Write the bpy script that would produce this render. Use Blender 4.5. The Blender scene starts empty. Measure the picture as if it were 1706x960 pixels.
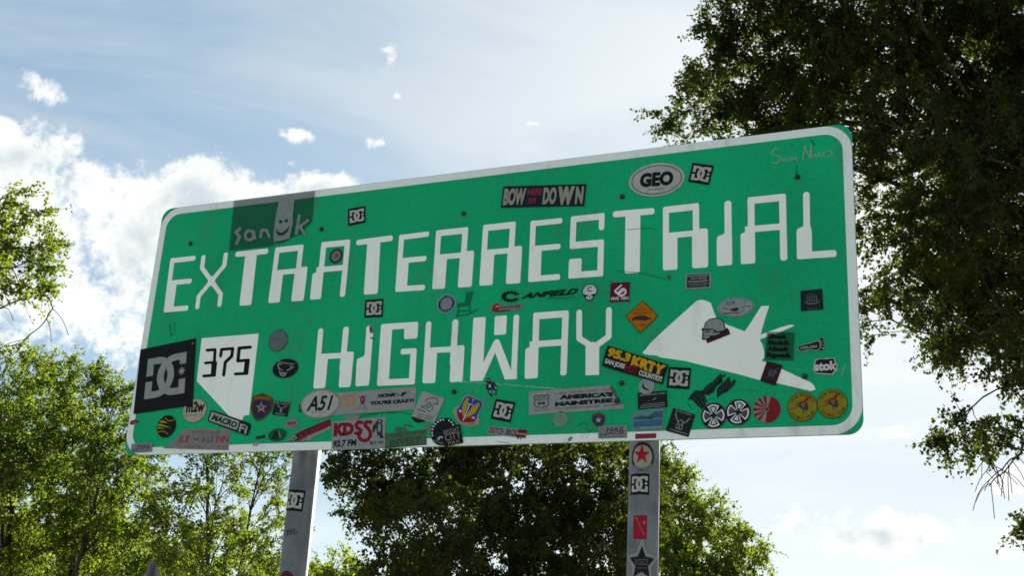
import bpy, bmesh, math, random
import numpy as np
from mathutils import Vector, Matrix
from mathutils.geometry import delaunay_2d_cdt

scene = bpy.context.scene
R = math.radians
# ------------------------------------------------------------------ camera
W, H = 2.4485, 0.9144            # road sign panel, metres (8 ft x 3 ft)
ZB = 2.3067                      # height of its lower edge above the ground
FPX = 1986.04                    # focal length in photo pixels (1706 wide)
_c = np.array([853.0, 480.0])
_corn = [np.array(p) - _c for p in [(272.2, 348.8), (1418, 204.7), (1439.5, 724.1), (205.2, 760.1)]]
def _homog(src, dst):
    A = []
    for (x, y), (u, v) in zip(src, dst):
        A += [[x, y, 1, 0, 0, 0, -u*x, -u*y, -u], [0, 0, 0, x, y, 1, -v*x, -v*y, -v]]
    return np.linalg.svd(np.array(A, float))[2][-1].reshape(3, 3)
_h = _homog([(0, H), (W, H), (W, 0), (0, 0)], _corn)
_M = np.diag([1/FPX, 1/FPX, 1]) @ _h
_M /= (np.linalg.norm(_M[:, 0]) + np.linalg.norm(_M[:, 1])) / 2
if _M[2, 2] < 0: _M = -_M
_r1 = _M[:, 0] / np.linalg.norm(_M[:, 0])
_r2 = _M[:, 1] - _r1 * (_r1 @ _M[:, 1]); _r2 /= np.linalg.norm(_r2)
_R = np.stack([_r1, _r2, np.cross(_r1, _r2)], 1)
_C = -_R.T @ _M[:, 2]
_w = lambda v: np.array([v[0], -v[2], v[1]])
CR, CU, CF = _w(_R[0]), _w(-_R[1]), _w(_R[2])
CP = _w(_C) + np.array([0, 0, ZB])
camd = bpy.data.cameras.new('camera')
camd.sensor_width = 36.0
camd.lens = 36.0 * FPX / 1706.0
camd.clip_start = 0.05; camd.clip_end = 3000.0
cam = bpy.data.objects.new('camera', camd)
scene.collection.objects.link(cam)
cam.matrix_world = Matrix(((CR[0], CU[0], -CF[0], CP[0]), (CR[1], CU[1], -CF[1], CP[1]), (CR[2], CU[2], -CF[2], CP[2]), (0, 0, 0, 1)))
scene.camera = cam

# ------------------------------------------------------------------ light and sky
SUN_EL, SUN_AZ = 23.1, -6.2      # behind the big tree; azimuth from +Y towards +X
SKY_STRENGTH = 0.05
EXPOSURE = 1.55
def ray(px, py):
    d = CF + CR * (px - 853) / FPX - CU * (py - 480) / FPX
    return d / np.linalg.norm(d)
def azel(px, py):
    d = ray(px, py)
    return math.degrees(math.atan2(d[0], d[1])), math.degrees(math.asin(d[2]))
sd = bpy.data.lights.new('sun', 'SUN'); sd.energy = 5.0; sd.angle = R(0.5); sd.color = (1.0, 0.93, 0.82)
sun = bpy.data.objects.new('sun', sd); scene.collection.objects.link(sun)
_sv = Vector((math.sin(R(SUN_AZ)) * math.cos(R(SUN_EL)), math.cos(R(SUN_AZ)) * math.cos(R(SUN_EL)), math.sin(R(SUN_EL))))
sun.rotation_euler = _sv.to_track_quat('Z', 'Y').to_euler(); sun.location = (0, 0, 30)
scene.view_settings.view_transform = 'Standard'
scene.view_settings.look = 'None'
scene.view_settings.exposure = EXPOSURE
scene.view_settings.gamma = 1.0
scene.view_settings.use_curve_mapping = False
world = bpy.data.worlds.new('World'); scene.world = world; world.use_nodes = True
def build_sky():
    nt = world.node_tree; nt.nodes.clear(); L = nt.links.new
    def sock(n, i, v):
        if hasattr(v, 'node'): L(v, n.inputs[i])
        else: n.inputs[i].default_value = v
    def mt(op, a, b=0.0, c=0.0, clamp=False):
        n = nt.nodes.new('ShaderNodeMath'); n.operation = op; n.use_clamp = clamp
        sock(n, 0, a); sock(n, 1, b); sock(n, 2, c); return n.outputs[0]
    def smooth(v, a, b):
        n = nt.nodes.new('ShaderNodeMapRange'); n.interpolation_type = 'SMOOTHSTEP'
        sock(n, 0, v); n.inputs[1].default_value = a; n.inputs[2].default_value = b
        return n.outputs[0]
    def noise(vec, scale, detail, rough, dist=0.0):
        n = nt.nodes.new('ShaderNodeTexNoise'); L(vec, n.inputs['Vector'])
        n.inputs['Scale'].default_value = scale; n.inputs['Detail'].default_value = detail
        n.inputs['Roughness'].default_value = rough; n.inputs['Distortion'].default_value = dist
        return n.outputs[0]
    def mixc(f, a, b):
        n = nt.nodes.new('ShaderNodeMix'); n.data_type = 'RGBA'
        sock(n, 0, f); sock(n, 6, a); sock(n, 7, b); return n.outputs[2]
    tc = nt.nodes.new('ShaderNodeTexCoord'); g = tc.outputs['Generated']
    sky = nt.nodes.new('ShaderNodeTexSky'); sky.sky_type = 'NISHITA'; sky.sun_disc = False
    sky.sun_elevation = R(SUN_EL); sky.sun_rotation = R(SUN_AZ); sky.air_density = 1.0; sky.dust_density = 0.3; sky.ozone_density = 1.0
    sx = nt.nodes.new('ShaderNodeSeparateXYZ'); L(g, sx.inputs[0])
    x, y, z = sx.outputs
    az = mt('MULTIPLY', mt('ARCTAN2', x, y), 180 / math.pi)
    el = mt('MULTIPLY', mt('ARCSINE', z), 180 / math.pi)
    # cumulus banks: (azimuth, elevation, half width, half height, weight)
    B = []
    def bank(px, py, rx, ry, w=1.0):
        a, e = azel(px, py); B.append((a, e, rx / 34.7 / math.cos(R(e)), ry / 34.7, w))
    bank(110, 425, 320, 165, 2.1); bank(80, 300, 190, 85, 1.9); bank(330, 370, 320, 105, 2.0); bank(530, 318, 115, 42, 1.4)
    bank(78, 155, 78, 40, 1.05); bank(500, 223, 66, 30, .75); bank(650, 92, 44, 68, .75); bank(632, 238, 50, 34, .42)
    bank(893, 205, 36, 15, 1.0); bank(190, 45, 26, 14, .3); bank(0, 215, 70, 45, .9); bank(660, 160, 24, 16, .25)
    bank(1480, 895, 330, 62, 1.15); bank(1660, 800, 120, 60, 1.0); bank(1640, 640, 120, 50, .9); bank(1480, 720, 80, 28, .7)
    bank(30, 575, 90, 26, .8); bank(-350, 420, 420, 200, 1.4); bank(1950, 850, 300, 110, 1.2)
    for k in range(9):                                   # the same kind of banks round the rest of the horizon
        B.append((40 + k * 30.0, 16 + 5 * math.sin(k * 2.3), 14 + 3 * math.cos(k * 1.7), 7.5, 1.4))
    cv = nt.nodes.new('ShaderNodeCombineXYZ'); L(az, cv.inputs[0]); L(el, cv.inputs[1])
    m = None
    for a, e, ra, re, w in B:
        a = a if a <= 180 else a - 360
        n = nt.nodes.new('ShaderNodeVectorMath'); n.operation = 'MULTIPLY_ADD'; L(cv.outputs[0], n.inputs[0])
        n.inputs[1].default_value = (1/ra, 1/re, 0); n.inputs[2].default_value = (-a/ra, -e/re, 0)
        l = nt.nodes.new('ShaderNodeVectorMath'); l.operation = 'LENGTH'; L(n.outputs[0], l.inputs[0])
        q = mt('MULTIPLY_ADD', l.outputs['Value'], -2.1, w + 0.12)
        m = q if m is None else mt('MAXIMUM', m, q)
    m = mt('MINIMUM', mt('MAXIMUM', m, -1.2), 1.1)
    n1 = noise(g, 13.0, 9.0, 0.62, 0.15)
    n2 = noise(g, 44.0, 7.0, 0.66)
    # the same puffs looked up a little towards the sun: lit rims and grey bellies
    off = nt.nodes.new('ShaderNodeVectorMath'); off.operation = 'ADD'; L(g, off.inputs[0])
    off.inputs[1].default_value = (0.006, 0.0, 0.022)
    n1b = noise(off.outputs[0], 13.0, 9.0, 0.62, 0.15)
    dens = mt('ADD', mt('MULTIPLY', m, 0.55), mt('ADD', mt('MULTIPLY', mt('SUBTRACT', n1, 0.5), 2.4), mt('MULTIPLY', mt('SUBTRACT', n2, 0.5), 1.9)))
    alpha = smooth(dens, 0.0, 0.48)
    thick = mt('ADD', mt('MULTIPLY', m, 0.55), mt('MULTIPLY', mt('SUBTRACT', n1b, 0.5), 3.2))
    belly = smooth(thick, 0.32, 1.15)
    toward = nt.nodes.new('ShaderNodeVectorMath'); toward.operation = 'DOT_PRODUCT'; L(g, toward.inputs[0]); toward.inputs[1].default_value = tuple(_sv)
    t = toward.outputs['Value']
    halo = mt('POWER', mt('MAXIMUM', t, 0.0), 14.0)
    front = smooth(t, 0.55, -0.6)                         # clouds facing the sun, out of view, brightened to light the sign
    K = 1.0 / SKY_STRENGTH
    col = lambda r, g_, b: (r*K, g_*K, b*K, 1)
    lit = mixc(front, mixc(halo, col(.355, .365, .355), col(.385, .385, .375)), col(1.0, .96, .88))
    dark = mixc(front, mixc(halo, col(.215, .243, .265), col(.235, .255, .268)), col(.46, .48, .50))
    cloud = mixc(belly, lit, dark)
    # thin high streaks of cirrus over the blue
    st = nt.nodes.new('ShaderNodeMapping'); L(g, st.inputs[0]); st.inputs['Scale'].default_value = (1.0, 1.6, 4.6); st.inputs['Rotation'].default_value = (0.25, 0.45, 0.0)
    v = smooth(noise(st.outputs[0], 2.6, 7.0, 0.58, 0.5), 0.36, 0.66)
    veil = mt('ADD', 0.62, mt('MULTIPLY', halo, 0.36), clamp=True)
    base = mixc(veil, sky.outputs[0], mixc(halo, mixc(v, col(.112, .172, .218), col(.205, .240, .255)), mixc(v, col(.29, .315, .325), col(.335, .345, .345))))
    final = mixc(alpha, base, cloud)
    bg = nt.nodes.new('ShaderNodeBackground'); L(final, bg.inputs[0]); bg.inputs[1].default_value = SKY_STRENGTH
    out = nt.nodes.new('ShaderNodeOutputWorld'); L(bg.outputs[0], out.inputs[0])
build_sky()
scene.cycles.max_bounces = 8; scene.cycles.diffuse_bounces = 4; scene.cycles.transmission_bounces = 6; scene.cycles.transparent_max_bounces = 8
scene.cycles.use_adaptive_sampling = True
scene.cycles.filter_width = 1.6            # a soft compact-camera lens
world.cycles.sampling_method = 'MANUAL'; world.cycles.sample_map_resolution = 512

# ------------------------------------------------------------------ helpers
COL = scene.collection
def link(o, parent=None):
    COL.objects.link(o)
    if parent is not None: o.parent = parent
    return o
def lin(c):
    return tuple(((v/255)/12.92 if v/255 <= .04045 else (((v/255)+.055)/1.055)**2.4) for v in c)
MATS = {}
def principled(name):
    m = bpy.data.materials.new(name); m.use_nodes = True
    return m, m.node_tree, m.node_tree.nodes['Principled BSDF']
def flat_mat(name, rgb, rough=0.5, vary=0.12, scale=18.0, spec=0.3, metallic=0.0, bump=0.0, grime=0.0, fade=0.0):
    """base colour with procedural blotches, grime and fine relief"""
    if name in MATS: return MATS[name]
    m, nt, b = principled(name); L = nt.links.new
    tc = nt.nodes.new('ShaderNodeTexCoord')
    n = nt.nodes.new('ShaderNodeTexNoise'); L(tc.outputs['Object'], n.inputs['Vector'])
    n.inputs['Scale'].default_value = scale; n.inputs['Detail'].default_value = 6; n.inputs['Roughness'].default_value = .62
    r = nt.nodes.new('ShaderNodeValToRGB'); L(n.outputs[0], r.inputs[0])
    r.color_ramp.elements[0].position = .3; r.color_ramp.elements[1].position = .7
    lo = [max(0, c * (1 - vary)) for c in rgb]; hi = [min(.85, c * (1 + vary)) for c in rgb]
    r.color_ramp.elements[0].color = (*lo, 1); r.color_ramp.elements[1].color = (*hi, 1)
    outc = r.outputs[0]
    if fade > 0:                               # sun-bleached and dirtier patches of the sheeting
        q = nt.nodes.new('ShaderNodeTexNoise'); L(tc.outputs['Object'], q.inputs['Vector']); q.inputs['Scale'].default_value = 1.7; q.inputs['Detail'].default_value = 4
        qr = nt.nodes.new('ShaderNodeMapRange'); L(q.outputs[0], qr.inputs[0]); qr.inputs[1].default_value = .3; qr.inputs[2].default_value = .7; qr.inputs[3].default_value = 1 - fade; qr.inputs[4].default_value = 1 + fade
        qm = nt.nodes.new('ShaderNodeVectorMath'); qm.operation = 'SCALE'; L(outc, qm.inputs[0]); L(qr.outputs[0], qm.inputs['Scale']); outc = qm.outputs[0]
    if grime > 0:
        mp = nt.nodes.new('ShaderNodeMapping'); L(tc.outputs['Object'], mp.inputs[0]); mp.inputs['Scale'].default_value = (5.0, 5.0, 1.6)
        g = nt.nodes.new('ShaderNodeTexNoise'); L(mp.outputs[0], g.inputs['Vector']); g.inputs['Scale'].default_value = 3.0; g.inputs['Detail'].default_value = 8; g.inputs['Roughness'].default_value = .68
        mr = nt.nodes.new('ShaderNodeMapRange'); L(g.outputs[0], mr.inputs[0]); mr.inputs[1].default_value = .55; mr.inputs[2].default_value = .8; mr.inputs[4].default_value = grime
        mx = nt.nodes.new('ShaderNodeMix'); mx.data_type = 'RGBA'; L(mr.outputs[0], mx.inputs[0]); L(outc, mx.inputs[6]); mx.inputs[7].default_value = (.07, .075, .06, 1)
        outc = mx.outputs[2]
    L(outc, b.inputs['Base Color'])
    b.inputs['Roughness'].default_value = rough; b.inputs['Metallic'].default_value = metallic
    b.inputs['Specular IOR Level'].default_value = spec
    if bump > 0:
        n2 = nt.nodes.new('ShaderNodeTexNoise'); L(tc.outputs['Object'], n2.inputs['Vector']); n2.inputs['Scale'].default_value = scale * 9; n2.inputs['Detail'].default_value = 4
        bp = nt.nodes.new('ShaderNodeBump'); bp.inputs['Strength'].default_value = bump; bp.inputs['Distance'].default_value = .01
        L(n2.outputs[0], bp.inputs['Height']); L(bp.outputs[0], b.inputs['Normal'])
    MATS[name] = m
    return m
ILL = 0.92                     # light on the shaded face: photo value / base colour
def C(r, g, b, ill=None):
    """base colour of a print from its value in the photograph"""
    key = 'print_%d_%d_%d' % (r, g, b)
    rgb = tuple(min(.8, max(.004, v / (ill or ILL))) for v in lin((r, g, b)))
    return flat_mat(key, rgb, .6, .16, 45.0, .08)
def film_mat():
    if 'tinted_film' in MATS: return MATS['tinted_film']
    m = bpy.data.materials.new('tinted_film'); m.use_nodes = True; nt = m.node_tree; nt.nodes.clear(); L = nt.links.new
    tr = nt.nodes.new('ShaderNodeBsdfTransparent'); tr.inputs[0].default_value = (.62, .62, .64, 1)
    df = nt.nodes.new('ShaderNodeBsdfPrincipled'); df.inputs['Base Color'].default_value = (.03, .03, .035, 1); df.inputs['Roughness'].default_value = .5
    mx = nt.nodes.new('ShaderNodeMixShader'); mx.inputs[0].default_value = .14
    L(tr.outputs[0], mx.inputs[1]); L(df.outputs[0], mx.inputs[2])
    o = nt.nodes.new('ShaderNodeOutputMaterial'); L(mx.outputs[0], o.inputs[0])
    MATS['tinted_film'] = m; return m

def mesh_obj(name, verts, faces, mat, parent=None, smooth=False, loc=(0, 0, 0)):
    me = bpy.data.meshes.new(name); me.from_pydata([tuple(v) for v in verts], [], [tuple(f) for f in faces]); me.update()
    if mat is not None: me.materials.append(mat)
    if smooth: me.polygons.foreach_set('use_smooth', [True] * len(me.polygons))
    o = bpy.data.objects.new(name, me); o.location = loc
    return link(o, parent)
def tag(o, label=None, cat=None, group=None, kind=None):
    if label: o['label'] = label
    if cat: o['category'] = cat
    if group: o['group'] = group
    if kind: o['kind'] = kind
    return o
def at(px, py, dist):
    """the point at that horizontal distance from where the photographer stood, in that direction"""
    d = ray(px, py); return CP + d * (dist / math.hypot(d[0], d[1]))

# ------------------------------------------------------------------ ground
def build_ground():
    n = 60; S = 1500.0
    rng = np.random.default_rng(3)
    t = np.linspace(-1, 1, n); c = np.sign(t) * np.abs(t) ** 2.2 * S
    X, Y = np.meshgrid(c, c); Z = rng.normal(0, .03, X.shape); 
    Z[np.hypot(X, Y) < 6] *= .2
    v = np.stack([X.ravel(), Y.ravel(), Z.ravel()], 1)
    f = [(j*n+i, j*n+i+1, (j+1)*n+i+1, (j+1)*n+i) for j in range(n-1) for i in range(n-1)]
    m = flat_mat('dry_ground', (.30, .25, .17), .95, .35, .6, .1, bump=.5)
    o = mesh_obj('ground', v, f, m, smooth=True); tag(o, 'dry sandy ground with sparse grass under the road sign', 'ground', kind='structure')
build_ground()

# ------------------------------------------------------------------ flat shapes on the sign face
_hi = np.linalg.inv(_h)
def uv(px, py):
    q = _hi @ np.array([px - 853, py - 480, 1.0]); return q[0] / q[2], q[1] / q[2]
VIEWS = {'c1': (200, 300, 4.062), 'c2': (200, 530, 4.062), 'c3': (600, 250, 4.062), 'c4': (600, 480, 3.357), 'c5': (1020, 200, 3.4286), 'c6': (1000, 470, 3.311),
         'z1': (200, 640, 7.386), 'z2': (400, 640, 7.386), 'z3': (550, 640, 7.386), 'z4': (680, 630, 7.386), 'z5': (860, 630, 7.386), 'z6': (1000, 600, 6.857),
         'z7': (1130, 600, 7.382), 'z8': (1230, 540, 5.052), 'y1': (220, 540, 6.0), 'y2': (420, 540, 6.0), 'y3': (720, 460, 9.478), 'y4': (820, 460, 6.824),
         'y5': (1060, 450, 6.4), 'y6': (820, 260, 4.489), 'y7': (1140, 480, 6.855), 'y8': (1270, 220, 8.73), 'sn': (380, 310, 8.0), 'px': (0, 0, 1.0)}
def arc_pts(cx, cy, rx, ry, a0, a1, n):
    return [(cx + rx * math.cos(R(a0 + (a1 - a0) * i / n)), cy + ry * math.sin(R(a0 + (a1 - a0) * i / n))) for i in range(n + 1)]
def rounded(pts, r):
    """round each corner of a polygon"""
    out = []; n = len(pts)
    for i in range(n):
        p, a, b = np.array(pts[i], float), np.array(pts[i-1], float), np.array(pts[(i+1) % n], float)
        da, db = a - p, b - p; la, lb = np.linalg.norm(da), np.linalg.norm(db)
        k = min(r, la * .45, lb * .45)
        s, e = p + da / la * k, p + db / lb * k
        for t in (0, .25, .5, .75, 1):
            out.append(tuple((1-t)**2 * s + 2*t*(1-t) * p + t*t * e))
    return out
class Fr:
    """a 2D frame on some surface; every shape comes back in surface coordinates"""
    def __init__(s, fn): s.m = fn
    def _p(s, pts): return ('poly', [s.m(*p) for p in pts])
    def poly(s, *pts, r=0): return [s._p(rounded(pts, r) if r else pts)]
    def rect(s, x0, y0, x1, y1, r=0): return s.poly((x0, y0), (x1, y0), (x1, y1), (x0, y1), r=r)
    def ell(s, cx, cy, rx, ry=None, n=40): return [s._p(arc_pts(cx, cy, rx, ry or rx, 0, 360 - 360 / n, n - 1))]
    def ring(s, cx, cy, rx, ry, t, a0=0, a1=360, n=48, ty=None):
        ty = t if ty is None else ty
        o = arc_pts(cx, cy, rx, ry, a0, a1, n); i = arc_pts(cx, cy, rx - t, ry - ty, a0, a1, n)
        return [s._p([o[k], o[k+1], i[k+1], i[k]]) for k in range(n)]
    def cap(s, pts, w, wy=None):
        out = []; wy = wy or w
        for p, q in zip(pts[:-1], pts[1:]):
            dx, dy = (q[0] - p[0]) / w, (q[1] - p[1]) / wy; l = math.hypot(dx, dy) or 1
            nx, ny = -dy / l * w / 2, dx / l * wy / 2
            out.append(s._p([(p[0]+nx, p[1]+ny), (q[0]+nx, q[1]+ny), (q[0]-nx, q[1]-ny), (p[0]-nx, p[1]-ny)]))
        for p in pts: out.append(s._p(arc_pts(p[0], p[1], w/2, wy/2, 0, 330, 11)))
        return out
    def text(s, body, *q, bold=0.0, shear=0.0):
        """lettering fitted to the quad TL, TR, BR, BL or to a rect x0, y0, x1, y1 (y up)"""
        if len(q) == 4 and not hasattr(q[0], '__len__'):
            x0, y0, x1, y1 = q; q = ((x0, y1), (x1, y1), (x1, y0), (x0, y0))
        V, F = glyphs(body, bold, shear)
        TL, TR, BR, BL = [np.array(p, float) for p in q]
        return [('tri', [s.m(*((1-y) * ((1-x) * BL + x * BR) + y * ((1-x) * TL + x * TR))) for x, y in V], F)]
    def arc_text(s, body, cx, cy, r, h, a_mid, step, inward=False, bold=.02, ry=None):
        """letters one by one round a circle (y up)"""
        out = []; n = len(body); k = (ry or r) / r
        for i, ch in enumerate(body):
            if ch == ' ': continue
            a = R(a_mid + (i - (n-1) / 2) * (step if inward else -step))
            er = np.array([math.cos(a), math.sin(a)]); et = np.array([math.sin(a), -math.cos(a)])
            if inward: er, et = -er, -et
            c = np.array([math.cos(a), math.sin(a)]) * r
            w = R(step) * r * .42
            P = [c - et*w + er*h/2, c + et*w + er*h/2, c + et*w - er*h/2, c - et*w - er*h/2]
            out += s.text(ch, *[(cx + p[0], cy + p[1] * k) for p in P], bold=bold)
        return out
_GL = {}
def glyphs(body, bold, shear):
    k = (body, bold, shear)
    if k not in _GL:
        cu = bpy.data.curves.new('lettering', 'FONT'); cu.body = body; cu.offset = bold; cu.shear = shear; cu.resolution_u = 3; cu.fill_mode = 'FRONT'
        o = bpy.data.objects.new('lettering', cu); COL.objects.link(o)
        dg = bpy.context.evaluated_depsgraph_get(); me = bpy.data.meshes.new_from_object(o.evaluated_get(dg))
        V = np.array([v.co[:2] for v in me.vertices]); F = [tuple(p.vertices) for p in me.polygons]
        lo, hi = V.min(0), V.max(0); V = (V - lo) / np.maximum(hi - lo, 1e-6)
        _GL[k] = ([tuple(v) for v in V], F)
        bpy.data.objects.remove(o); bpy.data.curves.remove(cu); bpy.data.meshes.remove(me)
    return _GL[k]
def V_(key):
    ox, oy, k = VIEWS[key]; return Fr(lambda x, y: uv(ox + x / k, oy + y / k))
def view_px(key, p):
    ox, oy, k = VIEWS[key]; return ox + p[0] / k, oy + p[1] / k
def Q(key, TL, TR, BR, BL):
    """unit frame (y up) of a rectangular sticker whose corners were measured in a view"""
    c = [np.array(uv(*view_px(key, p))) for p in (TL, TR, BR, BL)]
    return Fr(lambda x, y: tuple((1-y) * ((1-x) * c[3] + x * c[2]) + y * ((1-x) * c[0] + x * c[1])))
def O(key, cx, cy, w, h, ang=0):
    """unit frame (y up) of a round sticker: centre, width and height in a view, tilt on the sign"""
    px, py = view_px(key, (cx, cy)); k = VIEWS[key][2]
    c = np.array(uv(px, py)); sx = 8 / np.linalg.norm(np.array(uv(px + 4, py)) - uv(px - 4, py)); sy = 8 / np.linalg.norm(np.array(uv(px, py + 4)) - uv(px, py - 4))
    w, h = w / k / sx, h / k / sy; a = R(ang)
    ex, ey = np.array([math.cos(a), math.sin(a)]) * w, np.array([-math.sin(a), math.cos(a)]) * h
    return Fr(lambda x, y: tuple(c + ex * (x - .5) + ey * (y - .5)))
def fill(shapes):
    """union of polygons plus ready triangulated lettering -> verts, faces"""
    polys = [s[1] for s in shapes if s[0] == 'poly']; Vs, Fs = [], []
    if polys:
        vs, fs = [], []
        for p in polys:
            fs.append(list(range(len(vs), len(vs) + len(p)))); vs += [Vector(q) for q in p]
        area = lambda f: sum(vs[f[i-1]].x * vs[f[i]].y - vs[f[i]].x * vs[f[i-1]].y for i in range(len(f)))
        fs = [f if area(f) > 0 else f[::-1] for f in fs]
        r = delaunay_2d_cdt(vs, [], fs, 1, 1e-6)
        Vs = [(v.x, v.y) for v in r[0]]; Fs = [tuple(f) for f, src in zip(r[2], r[5]) if src]
    for s in shapes:
        if s[0] == 'tri':
            o = len(Vs); Vs += list(s[1]); Fs += [tuple(i + o for i in f) for f in s[2]]
    return Vs, Fs
def sheet(name, shapes, mat, parent, top, thick, origin, place):
    """a thin solid sheet: the filled shapes at height top with side walls down by thick; place(u, v, h) -> world"""
    Vs, Fs = fill(shapes); n = len(Vs)
    ed = {}
    for f in Fs:
        for i in range(len(f)):
            e = (f[i-1], f[i]); k = (min(e), max(e)); ed[k] = None if k in ed else e
    walls = [e for e in ed.values() if e]
    verts = [place(u, v, top) for u, v in Vs]; low = {}
    faces = list(Fs)
    if thick > 0:
        for a, b in walls:
            for i in (a, b):
                if i not in low: low[i] = len(verts); verts.append(place(*Vs[i], top - thick))
            faces.append((b, a, low[a], low[b]))
    o = np.array(origin)
    return mesh_obj(name, [np.array(v) - o for v in verts], faces, mat, parent)

SIGN = bpy.data.objects.new('highway_sign', None); link(SIGN)
S0 = np.array([W / 2, 0.09, 0.0]); SIGN.location = S0
tag(SIGN, 'large green highway sign with white techno lettering, covered in stickers, on two steel posts', 'road sign')
def face(u, v, h): return (u, -h, ZB + v)
MM = .001
def film(name, shapes, mat, top=.8, label=None, thick=.4, parent=None, origin=None):
    o = sheet(name, shapes, mat, parent or SIGN, top * MM, thick * MM, S0 if origin is None else origin, face)
    if label: o['label'] = label
    return o
_st_n = 0
def sticker(label, base, mat, layers=(), lv=0, name='sticker', place=face, base_thick=.3):
    """a sticker on the sign: its sheet, and each printed layer as a sub-part"""
    Vs, _ = fill(base); c = np.mean(np.array(Vs), 0)
    top = (1.7 + lv * 1.3)
    org = np.array(place(c[0], c[1], 0.0))
    o = sheet(name, base, mat, SIGN, top * MM, base_thick * MM, org, place); o.location = org - S0
    o['label'] = label
    for i, (nm, shp, mt) in enumerate(layers):
        words = [s for s in shp if s[0] == 'tri']
        if 0 < len(words) < 7:                       # each word or line of print is a piece of its own
            rest = [s for s in shp if s[0] != 'tri']
            groups = [[w] for w in words] + ([rest] if rest else [])
        else: groups = [shp]
        for gsh in groups: sheet(nm, gsh, mt, o, (top + .18 * (i + 1)) * MM, 0, org, place)
    return o

# panel, border
def rrect(x0, y0, x1, y1, r, n=10):
    p = []
    for cx, cy, a in ((x1-r, y0+r, -90), (x1-r, y1-r, 0), (x0+r, y1-r, 90), (x0+r, y0+r, 180)): p += arc_pts(cx, cy, r, r, a, a + 90, n)
    return p
def build_panel():
    loop = rrect(0, 0, W, H, .042); n = len(loop); T = .0035
    verts = [face(u, v, 0) for u, v in loop] + [face(u, v, -T) for u, v in loop]
    faces = [tuple(range(n)), tuple(range(2*n-1, n-1, -1))] + [(i, n+i, n+(i+1) % n, (i+1) % n) for i in range(n)]
    o = mesh_obj('panel', [np.array(v) - S0 for v in verts], faces, flat_mat('sign_green', (.001, .345, .150), .6, .12, 130.0, .12, grime=.52, fade=.17), SIGN)
    o.data.materials.append(flat_mat('aluminium', (.45, .46, .47), .45, .1, 20, .5, .8))
    for i, p in enumerate(o.data.polygons): p.material_index = 0 if i == 0 else 1
    out = rrect(.0012, .0012, W-.0012, H-.0012, .078, 14); inn = rrect(.0265, .0265, W-.0265, H-.0265, .055, 14); m = len(out)
    film('border', [('poly', [out[i], out[(i+1) % m], inn[(i+1) % m], inn[i]]) for i in range(m)], flat_mat('white_sheeting', (.69, .775, .80), .5, .06, 120.0, .3, grime=.45))
build_panel()
WHITE = flat_mat('white_lettering', (.755, .85, .85), .5, .05, 160.0, .3, grime=.22, fade=.05)
BLACK = C(16, 18, 24)

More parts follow.
